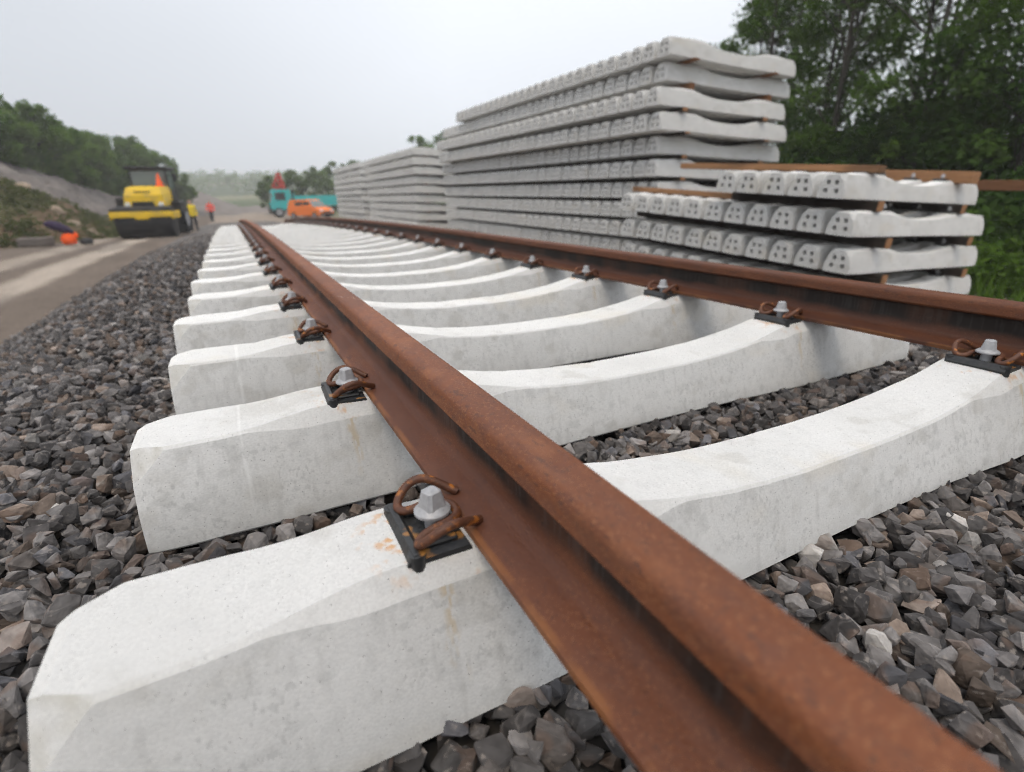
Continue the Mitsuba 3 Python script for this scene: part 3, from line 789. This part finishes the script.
# stacks farther on
FB = basis(-.005, -.03, 0.0)
for (x0, y0, z0, n, dz, layers) in ((4.60, 17.4, 1.93, 24, .292, 9), (4.62, 25.8, 1.95, 24, .292, 9)):
    for L_ in range(layers):
        sh = rng.uniform(-.06, .06)
        for i in range(n):
            lay((x0+sh, y0+rng.uniform(-.03, .03), z0-dz*L_), FB, i, None, None, None, far=True)
        for s in (.44, 2.06):
            far_bat.append(box(x0+s, y0+n*.15, z0-dz*L_-.020, .1, n*.3, .036, .01))
put('far_sleepers', join(far_mesh), 'stack_concrete', 28)
put('far_battens', join(far_bat), 'batten_wood', False); tag('far_battens', 'dark timber battens between the layers of the farther stacks', 'timber battens', kind='stuff')
tag('far_sleepers', 'pale concrete sleepers in the farther stacks and the far end of the tall stack', 'sleeper stacks', kind='stuff')

# ------------------------------------------------------------------ trees and plants
def crown_mesh(rng, centres, radii, n_leaf, size, stretch=(1, 1, .8), shell=.55):
    """many leaf-sized quads in clumps"""
    w = np.array(radii)**2; w /= w.sum()
    c = rng.choice(len(centres), n_leaf, p=w)
    d = rng.normal(size=(n_leaf, 3)); d /= np.linalg.norm(d, axis=1, keepdims=True)
    r = rng.uniform(0, 1, n_leaf)**shell
    P = np.asarray(centres)[c]+d*(r*np.asarray(radii)[c])[:, None]*np.array(stretch)
    u = rng.normal(size=(n_leaf, 3)); u[:, 2] *= .6; u /= np.linalg.norm(u, axis=1, keepdims=True)
    v = np.cross(u, rng.normal(size=(n_leaf, 3))); v /= np.linalg.norm(v, axis=1, keepdims=True)
    s = size*rng.uniform(.6, 1.35, n_leaf)[:, None]
    q = np.stack([P-u*s, P+v*s*.45, P+u*s, P-v*s*.45], 1)
    q[:, 2] += np.array([0, 0, -.25])*s
    V = q.reshape(-1, 3); i = np.arange(n_leaf)*4
    f = np.vstack([np.stack([i, i+1, i+2], 1), np.stack([i, i+2, i+3], 1)])
    tone = rng.uniform(0, 1, len(centres))[c]*.6+rng.uniform(0, .4, n_leaf)
    return V, f, np.repeat(np.stack([tone, tone], 1), 4, 0)


def tree(name, base, h, spread, label, group, leafmat, seed, leaf_n, leaf_s, crown_from=.25, clumps=26, trunk_r=None, slender=False, cat='tree'):
    rng = np.random.default_rng(seed)
    key = numbered(name); base = np.asarray(base, float)
    tr = trunk_r or h*.014
    lean = rng.normal(0, .03, 2)*h
    ax = np.array([[0, 0, -.3], [lean[0]*.1+rng.normal(0, .02)*h*.2, lean[1]*.1, h*.3], [lean[0]*.5, lean[1]*.5, h*.65], [lean[0], lean[1], h*.97]])
    ax = catmull(ax, 5)
    parts = [tube(base+ax, np.linspace(tr, tr*.15, len(ax)), 7)]
    cs, rs = [], []
    for i in range(clumps):
        t = crown_from+(1-crown_from)*((i+.5)/clumps)**(.9)
        k = np.interp(t, np.linspace(0, 1, len(ax)), np.arange(len(ax))); p = ax[int(k)]
        prof = math.sin(PI*min(1, (t-crown_from)/(1-crown_from)*.86+.14))**.7
        a = i*2.4+rng.uniform(-.5, .5); d = spread*prof*rng.uniform(.35, 1.0)
        e = p+np.array([math.cos(a)*d, math.sin(a)*d, rng.uniform(-.02, .10)*h+ (d*.35 if slender else d*.2)])
        e[2] = min(e[2], h)
        if i % 2 == 0 or slender:
            s = p-np.array([0, 0, d*.35])
            parts.append(tube(base+np.array([s, (s+e)/2+[0, 0, .08*d], e]), [tr*.33*(1-.6*t)+.006, tr*.2*(1-.6*t)+.005, .005], 4))
        cs.append(base+e); rs.append(spread*rng.uniform(.20, .38)*(.5+.5*prof))
    put(key+'__trunk', join(parts), 'bark', True)
    V, f, uv = crown_mesh(rng, cs, rs, leaf_n, leaf_s)
    put(key+'__crown', (V, f), leafmat, False, uv=uv)
    tag(key, label, cat, group)


def bush(name, base, r, h, label, group, mat, seed, n, s, cat='bush'):
    rng = np.random.default_rng(seed); key = numbered(name); base = np.asarray(base, float)
    cs = [base+np.array([rng.normal(0, r*.45), rng.normal(0, r*.45), h*rng.uniform(.15, .85)]) for _ in range(14)]
    V, f, uv = crown_mesh(rng, cs, [r*rng.uniform(.35, .6) for _ in cs], n, s)
    keep = V.reshape(-1, 4, 3)[:, :, 2].min(1) > base[2]-.05
    kf = np.repeat(keep, 1); f = f[np.concatenate([kf, kf])]
    put(key+'__foliage', (V, f), mat, False, uv=uv)
    stems = [tube([base+[rng.normal(0, .05), rng.normal(0, .05), -.1], (base+c)/2+[0, 0, .0], c], [.012, .009, .003], 5) for c in cs[:8]]
    put(key+'__stem', join(stems), 'bark', True)
    tag(key, label, cat, group)


# wood on the right, behind the stacks: (x, y, height, spread)
wood = [(14.0, 12.0, 8.0, 1.2), (16.4, 13.0, 11.0, 1.5), (12.2, 10.2, 12.5, 1.7), (13.6, 9.2, 14.0, 1.9), (11.9, 8.0, 12.5, 1.6), (13.2, 7.1, 14.0, 1.8), (11.6, 6.0, 12.0, 1.6), (13.0, 5.0, 14.0, 1.9),
        (11.4, 4.2, 11.5, 1.7), (15.5, 10.8, 14.5, 2.0), (15.8, 8.0, 14.5, 2.0), (15.2, 5.8, 14.0, 2.0), (18.5, 14.2, 12.0, 1.9), (12.9, 2.8, 13.0, 1.9), (16.0, 3.2, 14.0, 2.2), (17.2, 12.0, 13.5, 1.9)]
wl = ['small pale tree at the left edge of the wood above the tall stack', 'tall slender tree just right of the small pale tree at the edge of the wood']
wood_u = [pix(np.array([[t[0], t[1], 2.0]]))[0][0] for t in wood]
wood_order = sorted(range(len(wood)), key=lambda i: wood_u[i])
for i, (x, y, h, sp) in enumerate(wood):
    lab = wl[i] if i < 2 else f'{ordinal(wood_order.index(i)+1)} tall slender tree from the left in the dense wood behind the stacks'
    tree('woodland_tree', (x, y, -.8), h, sp, lab, 'tall trees of the wood behind the stacks', 'leaf_light' if i in (0, 1, 2, 3, 4, 6, 9, 12) else 'leaf_wood', 100+i, 7600, .072, .13, 48, .07, True)
for i, (x, y, r, h) in enumerate([(12.2, 11.6, 1.3, 2.6), (11.6, 9.3, 1.4, 2.8), (11.8, 7.2, 1.4, 3.0), (12.0, 5.4, 1.5, 3.4), (11.2, 3.9, 1.5, 3.2), (13.0, 3.9, 1.9, 4.5), (14.5, 6.6, 2.0, 4.2), (14.6, 9.6, 2.0, 3.6), (13.5, 2.4, 2.2, 5.0), (12.4, 4.6, 1.7, 4.2)]):
    bush('wood_shrub', (x, y, -.8), r, h, 'dark leafy shrub in the shade beneath the tall trees', 'shrubs under the tall trees', 'leaf_dark', 300+i, 3200, .10, 'shrub')
for i, (x, y, r, h, lab) in enumerate([(8.2, 2.75, .55, .75, 'bright green weeds beside the right end of the low stack'), (9.3, 2.9, .8, 1.0, 'green bramble bush at the right edge beyond the low stack'),
                                       (9.4, 3.9, .8, 1.15, 'tall green weeds behind the right end of the low stack'), (10.4, 3.4, .9, 1.3, 'dark green bush between the low stack and the wood'), (8.9, 2.1, .6, .7, 'low green weeds at the right edge above the far rail')]):
    bush('weed_bush', (x, y, -.85), r, h, lab, None, 'leaf_weed' if i != 3 else 'leaf_wood', 340+i, 2600, .055, 'weeds' if 'weeds' in lab else 'bush')
V, f, uv = [], [], []
rg = np.random.default_rng(44); n = 9000
gx, gy = rg.uniform(6.9, 11.5, n), rg.uniform(0.5, 12, n)
P = np.stack([gx, gy, ground_z(gx, gy)], 1); a = rg.uniform(0, 2*PI, n); hgt = rg.uniform(.10, .38, n)
d = np.stack([np.cos(a), np.sin(a), a*0], 1)*.02; l = rg.normal(0, .08, (n, 3)); l[:, 2] = hgt
q = np.stack([P-d, P+d, P+l], 1).reshape(-1, 3); i = np.arange(n)*3
tt = rg.uniform(0, 1, n)
put('grass', (q, np.stack([i, i+1, i+2], 1)), 'leaf_weed', False, uv=np.repeat(np.stack([tt, tt], 1), 3, 0)); tag('grass', 'rough green grass between the stacks and the wood', 'grass', kind='stuff')

V, f, uv = crown_mesh(np.random.default_rng(78), FARWOOD, np.full(len(FARWOOD), 4.5), 16000, 1.5)
put('distant_wood', (V, f), 'leaf_hill2', False, uv=uv); tag('distant_wood', 'misty wood covering the far hill', 'wood', kind='stuff')

# scrub on the crest of the left cutting
hill = [(-11.6, 42, 2.6, 3.0, 1.8), (-12.5, 40, 2.9, 3.0, 1.9), (-10.6, 43.6, 2.4, 3.9, 1.9), (-13.5, 44, 3.0, 4.0, 2.3), (-10.2, 47, 2.0, 3.1, 1.9), (-11.5, 50, 2.2, 3.9, 2.2), (-9.8, 52, 1.6, 3.6, 2.0), (-9.6, 57, 1.1, 4.8, 2.2),
        (-10.8, 61, 1.1, 5.6, 2.7), (-8.6, 62, .7, 5.6, 2.4), (-8.4, 67, .6, 6.1, 2.6), (-7.0, 69.5, .4, 5.3, 2.2), (-6.2, 74, .3, 4.0, 1.9), (-5.7, 77, .1, 2.7, 1.5), (-12.6, 55, 2.3, 4.4, 2.4), (-9.3, 73, .5, 6.2, 2.8), (-15, 38, 3.3, 3.4, 2.3), (-16.5, 33, 3.8, 3.0, 2.1)]
hl = {7: 'green tree on the cutting crest above the yellow roller', 9: 'rounded dark tree on the crest just right of the roller cab', 12: 'low tree sloping down at the right end of the crest trees', 13: 'smallest bush at the right tip of the trees on the crest'}
hill_u = {i: pix(np.array([[t[0], t[1], t[2]+t[3]*.6]]))[0][0] for i, t in enumerate(hill)}
hill_order = sorted((i for i in hill_u if hill_u[i] > -30), key=lambda i: hill_u[i])
def crest_label(i):
    if i not in hill_order: return 'green bushy tree on the crest of the left cutting, beyond the left edge'
    return f'{ordinal(hill_order.index(i)+1)} bushy tree from the left along the crest of the left cutting'
for i, (x, y, z, h, sp) in enumerate(hill):
    tree('crest_tree', (x, y, z-.2), h, sp, hl.get(i, crest_label(i)), 'trees along the crest of the cutting', 'leaf_hill' if i % 3 else 'leaf_hill2', 500+i, 3400, .19, .05, 30, .09)
# trees behind the truck and behind the stacks
for i, (x, y, h, sp, lab) in enumerate([(4.2, 74, 4.4, 1.9, 'rounded green tree behind the cab of the teal truck'), (6.6, 75, 5.2, 2.2, 'green tree behind the middle of the teal truck'), (9.4, 75, 5.4, 2.4, 'broad green tree behind the orange van'),
                                        (12.8, 79, 6.6, 2.4, 'tallest pale tree behind the truck, next to the far stack'), (15.8, 78, 6.6, 2.8, 'green tree mostly hidden behind the farthest stack')]):
    tree('field_tree', (x, y, -1.2), h, sp, lab, 'trees behind the truck', 'leaf_hill2', 600+i, 3000, .21, .05, 26, .1)
for i, (x, y, h, sp, lab) in enumerate([(17.4, 56, 8.0, 2.6, 'green treetop peeping over the farther stack, left one'), (19.6, 54.5, 7.7, 2.6, 'green treetop peeping over the farther stack next to the tall stack')]):
    tree('field_tree', (x, y, -1.2), h, sp, lab, 'treetops behind the stacks', 'leaf_hill', 640+i, 3000, .2, .1, 26, .1)
# weeds on the bank
def scatter_on(P, n, rng, dens, size):
    a, b = P.shape[:2]; i = rng.integers(0, a-1, n); j = rng.integers(0, b-1, n)
    p = P[i, j]+(P[i+1, j+1]-P[i, j])*rng.uniform(0, 1, (n, 1))
    return p[dens(p) > rng.uniform(0, 1, n)]
rg = np.random.default_rng(9)
p = scatter_on(bankP, 9000, rg, lambda p: .10+.30*sstep(.42, .62, nfbm(p*np.array([.45, .28, .9]))), .2)
V, f, uv = crown_mesh(rg, p, np.full(len(p), .26), 16000, .10)
put('bank_weeds', (V, f), 'leaf_dull', False, uv=uv); tag('bank_weeds', 'dark green weeds patching the brown earth bank', 'weeds', kind='stuff')


# ------------------------------------------------------------------ rocks by the road
def boulder(key, c, r, seed, mat='rock'):
    m = trimesh.creation.icosphere(2, 1.0); rg = np.random.default_rng(seed)
    v = m.vertices*(1+.5*(nfbm(m.vertices*1.4+seed, 3)-.5)[:, None])
    for _ in range(7):
        n = rg.normal(size=3); n /= np.linalg.norm(n); d = v @ n; v = v-np.clip(d-.72, 0, 9)[:, None]*n
    put(key, M(v*np.asarray(r)+c, m.faces), mat, False)
for (fi, t), r, lab in [((1.95, .62), (.40, .3, .30), 'pale brown boulder high on the earth bank left of the roller'), ((2.25, .45), (.32, .25, .26), 'pale brown boulder in the middle of the bank left of the roller'),
                  ((2.5, .25), (.36, .28, .24), 'brown boulder low on the bank beside the roller'), ((2.75, .06), (.26, .22, .18), 'brown stone at the foot of the bank by the roller drum'),
                  ((1.35, .97), (.40, .4, .26), 'grey boulder on the edge between the earth bank and the stony slope')]:
    c = bankP[int(fi/6*159), int(t*39)]
    key = numbered('boulder'); boulder(key, np.array(c), r, len(scene)); tag(key, lab, 'boulder')

c = np.array((-4.75, 26.6, -.70)); key = numbered('boulder'); boulder(key, c, (.40, .28, .20), 77); tag(key, 'flat light stone on the road edge left of the roller drum', 'boulder')

# ------------------------------------------------------------------ yellow roller
def place(key, parts, loc, rz, label, cat, group=None, k=1.0):
    m = trimesh.transformations.rotation_matrix(rz, [0, 0, 1]) @ np.diag([k, k, k, 1.0]); m[:3, 3] = loc
    for name, (mesh, mat, sm) in parts.items():
        mm = mesh.copy(); mm.apply_transform(m); put(f'{key}__{name}', mm, mat, sm)
    tag(key, label, cat, group)


def wheel_parts(d, nm, c, r, w, axis=(1, 0, 0)):
    """a wheel: tyre with a rim of its own"""
    ax = np.array(axis, float); c = np.array(c, float)
    n = 0; name = nm
    while name in d: n += 1; name = f'{nm}_{n:03d}'
    d[name] = (join([cyl(c-ax*w/2, c+ax*w/2, r*.96, 28), cyl(c-ax*w*.38, c+ax*w*.38, r, 28)]), 'tyre', 30)
    d[name+'__rim'] = (cyl(c-ax*w*.53, c+ax*w*.53, r*.55, 20), 'grey_metal', 30)


R = {}
R['drum'] = (join([cyl((-1.03, -1.75, .66), (1.03, -1.75, .66), .655, 48)]+[cyl((s*1.0, -1.75, .66), (s*1.045, -1.75, .66), .30, 20) for s in (-1, 1)]), 'black_steel', 30)
R['drum_frame'] = (join([box(0, -2.42, .98, 2.3, .16, .24, .03), box(0, -1.02, .95, 2.3, .2, .3, .03)]+[box(s*1.10, -1.72, .93, .10, 1.5, .26, .02) for s in (-1, 1)]+[box(0, -2.46, .86, .5, .1, .16, .03)]), 'yellow_paint', False)
R['scraper'] = (box(0, -2.30, 1.16, 2.25, .35, .14, .03), 'black_steel', False)
R['chassis'] = (join([box(0, .6, .85, 1.5, 3.2, .5, .05), box(-1.02, -.2, 1.35, .42, 1.2, .62, .04), box(1.0, .1, 1.25, .35, 1.5, .5, .04)]), 'black_steel', False)
hood = trimesh.convex.convex_hull(np.array([(s*.78, -1.55, 1.22) for s in (-1, 1)]+[(s*.78, .1, 1.22) for s in (-1, 1)]+[(s*.70, -1.52, 1.75) for s in (-1, 1)]+[(s*.62, -1.30, 2.05) for s in (-1, 1)]+[(s*.70, .1, 2.15) for s in (-1, 1)]+[(s*.78, .1, 1.9) for s in (-1, 1)]))
R['hood'] = (hood, 'yellow_paint', False)
R['hood__grille'] = (box(-.05, -1.575, 1.36, .80, .05, .26, .01), 'black_steel', False)
R['hood__stripe'] = (box(-.02, -1.46, 1.88, .62, .03, .05, .004, rot=None), 'black_steel', False)
for s, sf in ((-1, ''), (1, '_001')):
    R['headlight'+sf] = (cyl((s*.62, -1.60, 1.37), (s*.62, -1.50, 1.37), .10, 16), 'lamp_glass', 30)
cab = []
for sx in (-.72, .72):
    for y0, y1 in ((.12, .25), (1.45, 1.5)):
        cab.append(tube([(sx, y0, 1.6), (sx*.96, y1, 2.86)], .05, 8))
R['cab'] = (join(cab+[box(0, .85, 1.75, 1.56, 1.5, .5, .04), box(0, .15, 2.12, 1.5, .08, .12, .02)]), 'black_steel', False)
R['cab__roof'] = (box(0, .82, 2.90, 1.66, 1.62, .16, .05), 'black_steel', False)
R['cab__window'] = (box(0, .19, 2.46, 1.32, .02, .66, .004), 'cab_glass', False)
R['cab__window_001'] = (box(.715, .85, 2.44, .02, 1.15, .70, .004), 'cab_glass', False)
R['cab__window_002'] = (box(-.715, .85, 2.44, .02, 1.15, .70, .004), 'cab_glass', False)
R['mirror'] = (join([tube([(.74, .2, 2.6), (1.02, .05, 2.62)], .02, 6), box(1.05, .03, 2.50, .18, .06, .34, .02)]), 'black_steel', False)
for s in (-1, 1): wheel_parts(R, 'wheel', (s*.78, 1.35, .74), .74, .46)
R['handrail'] = (tube(catmull([(.98, -.7, 1.5), (.98, -.7, 1.95), (.98, .3, 1.95), (.98, .3, 1.5)], 4), .02, 6), 'black_steel', True)
RL = (-3.84, 27.6, -.76)
place('road_roller', R, RL, -.11, 'yellow road roller with wide black drum parked on the dirt road', 'road roller', k=.94)
C_ = {'body': (join([cyl((0, 0, .03), (0, 0, .62), .17, 20, .035)]), 'orange_cone', 30), 'base': (box(0, 0, .015, .40, .40, .03, .006), 'orange_cone', False)}
place('traffic_cone', C_, (RL[0]+.42, RL[1]-.38, RL[2]+1.99), 0, 'orange traffic cone standing on the hood of the yellow roller', 'traffic cone', k=.82)

# ------------------------------------------------------------------ teal truck and orange van
V_ = {}
side = [(-2.15, .35), (-2.2, .9), (-2.1, 1.15), (-1.95, 1.70), (-1.7, 1.80), (.35, 1.82), (.62, 1.74), (1.28, 1.10), (1.95, .98), (2.2, .78), (2.22, .35)]
body = prism(side, -.86, .86); v = body.vertices.copy(); up = np.clip((v[:, 2]-1.05)/.75, 0, 1); v[:, 1] *= 1-.14*up; body.vertices = v
V_['body'] = (body, 'orange_paint', False)
V_['windscreen'] = (M([(1.24, -.76, 1.14), (1.24, .76, 1.14), (.66, .66, 1.71), (.66, -.66, 1.71), (1.272, -.76, 1.15), (1.272, .76, 1.15), (.70, .66, 1.72), (.70, -.66, 1.72)],
                      [(4, 5, 6), (4, 6, 7), (0, 2, 1), (0, 3, 2), (0, 1, 5), (0, 5, 4), (2, 3, 7), (2, 7, 6), (1, 2, 6), (1, 6, 5), (3, 0, 4), (3, 4, 7)]), 'cab_glass', False)
for s, sf in ((-1, ''), (1, '_001')):
    a = math.atan(.12/.75)*s
    V_['side_window'+sf] = (join([box(.42, s*.80, 1.38, .85, .03, .42, .01, rot=None), box(-.6, s*.80, 1.38, .95, .03, .42, .01)]), 'dark_glass', False)
    V_['headlight'+sf] = (box(2.12, s*.66, .80, .22, .36, .17, .03), 'lamp_glass', False)
    V_['door'+sf] = (box(.25, s*.865, .78, 1.05, .02, .72, .008), 'orange_paint', False)
V_['bumper'] = (box(2.20, 0, .45, .14, 1.70, .24, .04), 'black_steel', False); V_['grille'] = (box(2.19, 0, .68, .08, .95, .13, .01), 'black_steel', False)
for sx in (-1.42, 1.42):
    for s in (-1, 1): wheel_parts(V_, 'wheel', (sx, s*.78, .33), .33, .22, (0, 1, 0))
place('orange_van', V_, (5.35, 50.4, -1.06), -math.radians(55), 'bright orange van parked by the teal truck beyond the track', 'van', k=.90)
K = {}
cabp = [(-1.15, .75), (-1.20, 1.35), (-.95, 2.55), (-.75, 2.68), (.62, 2.68), (.72, 2.5), (.72, .75)]
K['cab'] = (prism(cabp, -1.15, 1.15), 'teal_paint', False)
K['cab__windscreen'] = (box(-1.19, 0, 1.98, .05, 1.95, .85, .01, rot=(.21, [0, 1, 0])), 'dark_glass', False)
K['cab__windscreen'][0].vertices[:] = K['cab__windscreen'][0].vertices
wm = box(0, 0, 0, .05, 1.95, .85, .01, rot=(.205, [0, 1, 0])); wm.apply_translation((-1.08, 0, 1.96)); K['cab__windscreen'] = (wm, 'dark_glass', False)
for s, sf in ((-1, ''), (1, '_001')): K['cab__window'+sf] = (box(-.28, s*1.16, 2.02, .95, .03, .74, .012), 'dark_glass', False)
K['bumper'] = (box(-1.30, 0, .68, .2, 2.3, .36, .04), 'black_steel', False)
K['chassis'] = (box(2.0, 0, .75, 6.2, .9, .35, .03), 'black_steel', False)
K['cargo_bed'] = (join([box(3.15, 0, 1.13, 4.2, 2.35, .16, .02)]+[box(3.15, s*1.16, 1.62, 4.2, .06, .86, .015) for s in (-1, 1)]+[box(5.24, 0, 1.52, .06, 2.3, .66, .015), box(1.06, 0, 1.75, .08, 2.3, 1.1, .015)]), 'teal_paint', False)
K['crane'] = (join([box(-.1, .1, 2.85, 1.1, .7, .3, .05), tube([(.35, .1, 2.8), (-.05, .1, 4.25)], .20, 8), tube([(-.05, .1, 4.25), (-.6, .1, 2.95)], .15, 8), tube([(.05, -.25, 2.8), (-.35, -.25, 3.65), (-.75, -.2, 2.85)], .14, 8)]), 'red_paint', True)
K['exhaust'] = (cyl((.98, -.95, .9), (.98, -.95, 2.75), .09, 12), 'black_steel', 30)
for x in (-.55, 2.6, 3.8):
    for s in (-1, 1): wheel_parts(K, 'wheel', (x, s*.98, .5), .5, .34, (0, 1, 0))
place('flatbed_truck', K, (4.1, 61.0, -1.12), .02, 'teal flatbed truck with folded red crane standing beyond the track end', 'truck')

# ------------------------------------------------------------------ people
def chain(bones):
    out = []
    for (a, ra), (b, rb) in bones:
        s = [m3.Manifold.sphere(r, 16).translate(list(map(float, p))) for p, r in ((a, ra), (b, rb))]
        out.append(m3.Manifold.batch_hull(s))
    m = m3.Manifold.batch_boolean(out, m3.OpType.Add)
    t = unman(m.refine_to_length(.05)); t.merge_vertices(); trimesh.smoothing.filter_taubin(t, iterations=6)
    return t
def person(key, loc, rz, jacket, label, stride=.14):
    hip, chest, neck, head = (0, 0, .94), (0, .02, 1.32), (0, .02, 1.50), (0, -.01, 1.63)
    P = {}
    kn = lambda s: (s*.11, -.04-s*stride*.5, .50); an = lambda s: (s*.12, -s*stride, .09); toe = lambda s: (s*.13, -s*stride-.16, .05)
    el = lambda s: (s*.30, .05+s*.05, 1.14); wr = lambda s: (s*.28, -.12+s*.09, .93); sh = lambda s: (s*.20, .02, 1.42); hj = lambda s: (s*.10, 0, .92)
    hand = lambda s: (s*.28, -.15+s*.09, .84)
    bones = [((neck, .055), (head, .085)), (((0, -.01, 1.60), .085), ((0, -.005, 1.68), .088)), ((chest, .11), (neck, .06)), ((hip, .12), (chest, .12))]
    for s in (-1, 1):
        bones += [((wr(s), .032), (hand(s), .038)), ((sh(s), .06), (el(s), .045)), ((el(s), .043), (wr(s), .033)), ((hj(s), .085), (kn(s), .055)), ((kn(s), .053), (an(s), .04))]
        for i in range(4):
            h = np.array(hand(s)); bones.append(((tuple(h+[0, -.022+.015*i, -.02]), .011), (tuple(h+[-s*.012, -.022+.015*i, -.085+.008*abs(i-1)]), .009)))
        h = np.array(hand(s)); bones.append(((tuple(h+[0, -.03, .01]), .012), (tuple(h+[-s*.01, -.062, -.035]), .010)))
    bones.append((((0, -.095, 1.64), .014), ((0, -.108, 1.62), .014)))
    P['body'] = (chain(bones), 'skin', True)
    jb = [((hip, .155), (chest, .17)), ((chest, .17), ((0, .02, 1.45), .10))]
    for s in (-1, 1): jb += [((chest, .14), (sh(s), .085)), ((sh(s), .085), (el(s), .065)), ((el(s), .063), (wr(s), .048)), ((hip, .15), (hj(s), .13))]
    P['jacket'] = (chain(jb), jacket, True)
    tb = []
    for s in (-1, 1): tb += [((hj(s), .11), (kn(s), .078)), ((kn(s), .078), (an(s), .062))]
    P['trousers'] = (chain(tb), 'dark_cloth', True)
    for s, sf in ((-1, ''), (1, '_001')):
        a = an(s); P['boot'+sf] = (chain([(((a[0], a[1]+.02, .06), .055), (toe(s), .045)), ((a, .055), ((a[0], a[1], .16), .055))]), 'dark_cloth', True)
    P['hair'] = (chain([(((0, .02, 1.68), .088), ((0, .01, 1.72), .080)), (((0, .04, 1.62), .075), ((0, .02, 1.70), .085))]), 'hair', True)
    P['face'] = (join([box(s*.032, -.092, 1.655, .022, .012, .010, .003) for s in (-1, 1)]+[box(0, -.090, 1.575, .045, .010, .010, .003)]), 'hair', False)
    place(key, P, loc, rz, label, 'person')
person('person', (-3.02, 37.6, -1.09), .5, 'hi_vis_yellow', 'person in a yellow jacket and dark trousers standing right of the roller', .06)
person('person_001', (-2.43, 55.4, -1.14), -.3, 'hi_vis_red', 'person in a pinkish red top walking far off beside the ballast', .17)

# ------------------------------------------------------------------ things by the foot of the bank
def blob(c, r, seed, amp=.35, sub=3):
    m = trimesh.creation.icosphere(sub, 1.0); v = m.vertices*(1+amp*(nfbm(m.vertices*1.8+seed, 3)-.5)[:, None]); v[:, 2] = np.maximum(v[:, 2], -.75)
    return M(v*np.asarray(r)+c, m.faces)
put('orange_sack', join([blob((-5.98, 22.5, -.52), (.21, .2, .21), 3), blob((-5.82, 22.6, -.40), (.11, .10, .11), 5)]), 'orange_cloth', True); tag('orange_sack', 'bright orange sack at the roadside below the earth bank', 'sack')
t_ = join([tube(catmull([(-6.50, 22.4, .02), (-6.25, 22.45, -.06), (-6.02, 22.5, -.18), (-5.82, 22.55, -.32)], 6), np.array([.05, .08, .11, .13, .14, .15, .15, .15, .15, .15, .14, .14, .13, .12, .11, .10, .08, .07, .04]), 12)])
put('tarpaulin_roll', t_, 'purple_cloth', True); tag('tarpaulin_roll', 'dark purple tarpaulin bundle slanting over the orange sack', 'tarpaulin')
put('black_bag', blob((-5.55, 22.7, -.62), (.20, .16, .12), 8), 'bag_black', True); tag('black_bag', 'black bag on the road edge right of the orange sack', 'bag')
put('concrete_slab', box(-6.95, 22.9, -.56, .95, .6, .26, .03, rot=(.15, [0, 0, 1])), 'scree', False); tag('concrete_slab', 'light grey concrete slab at the foot of the bank, far left', 'slab')
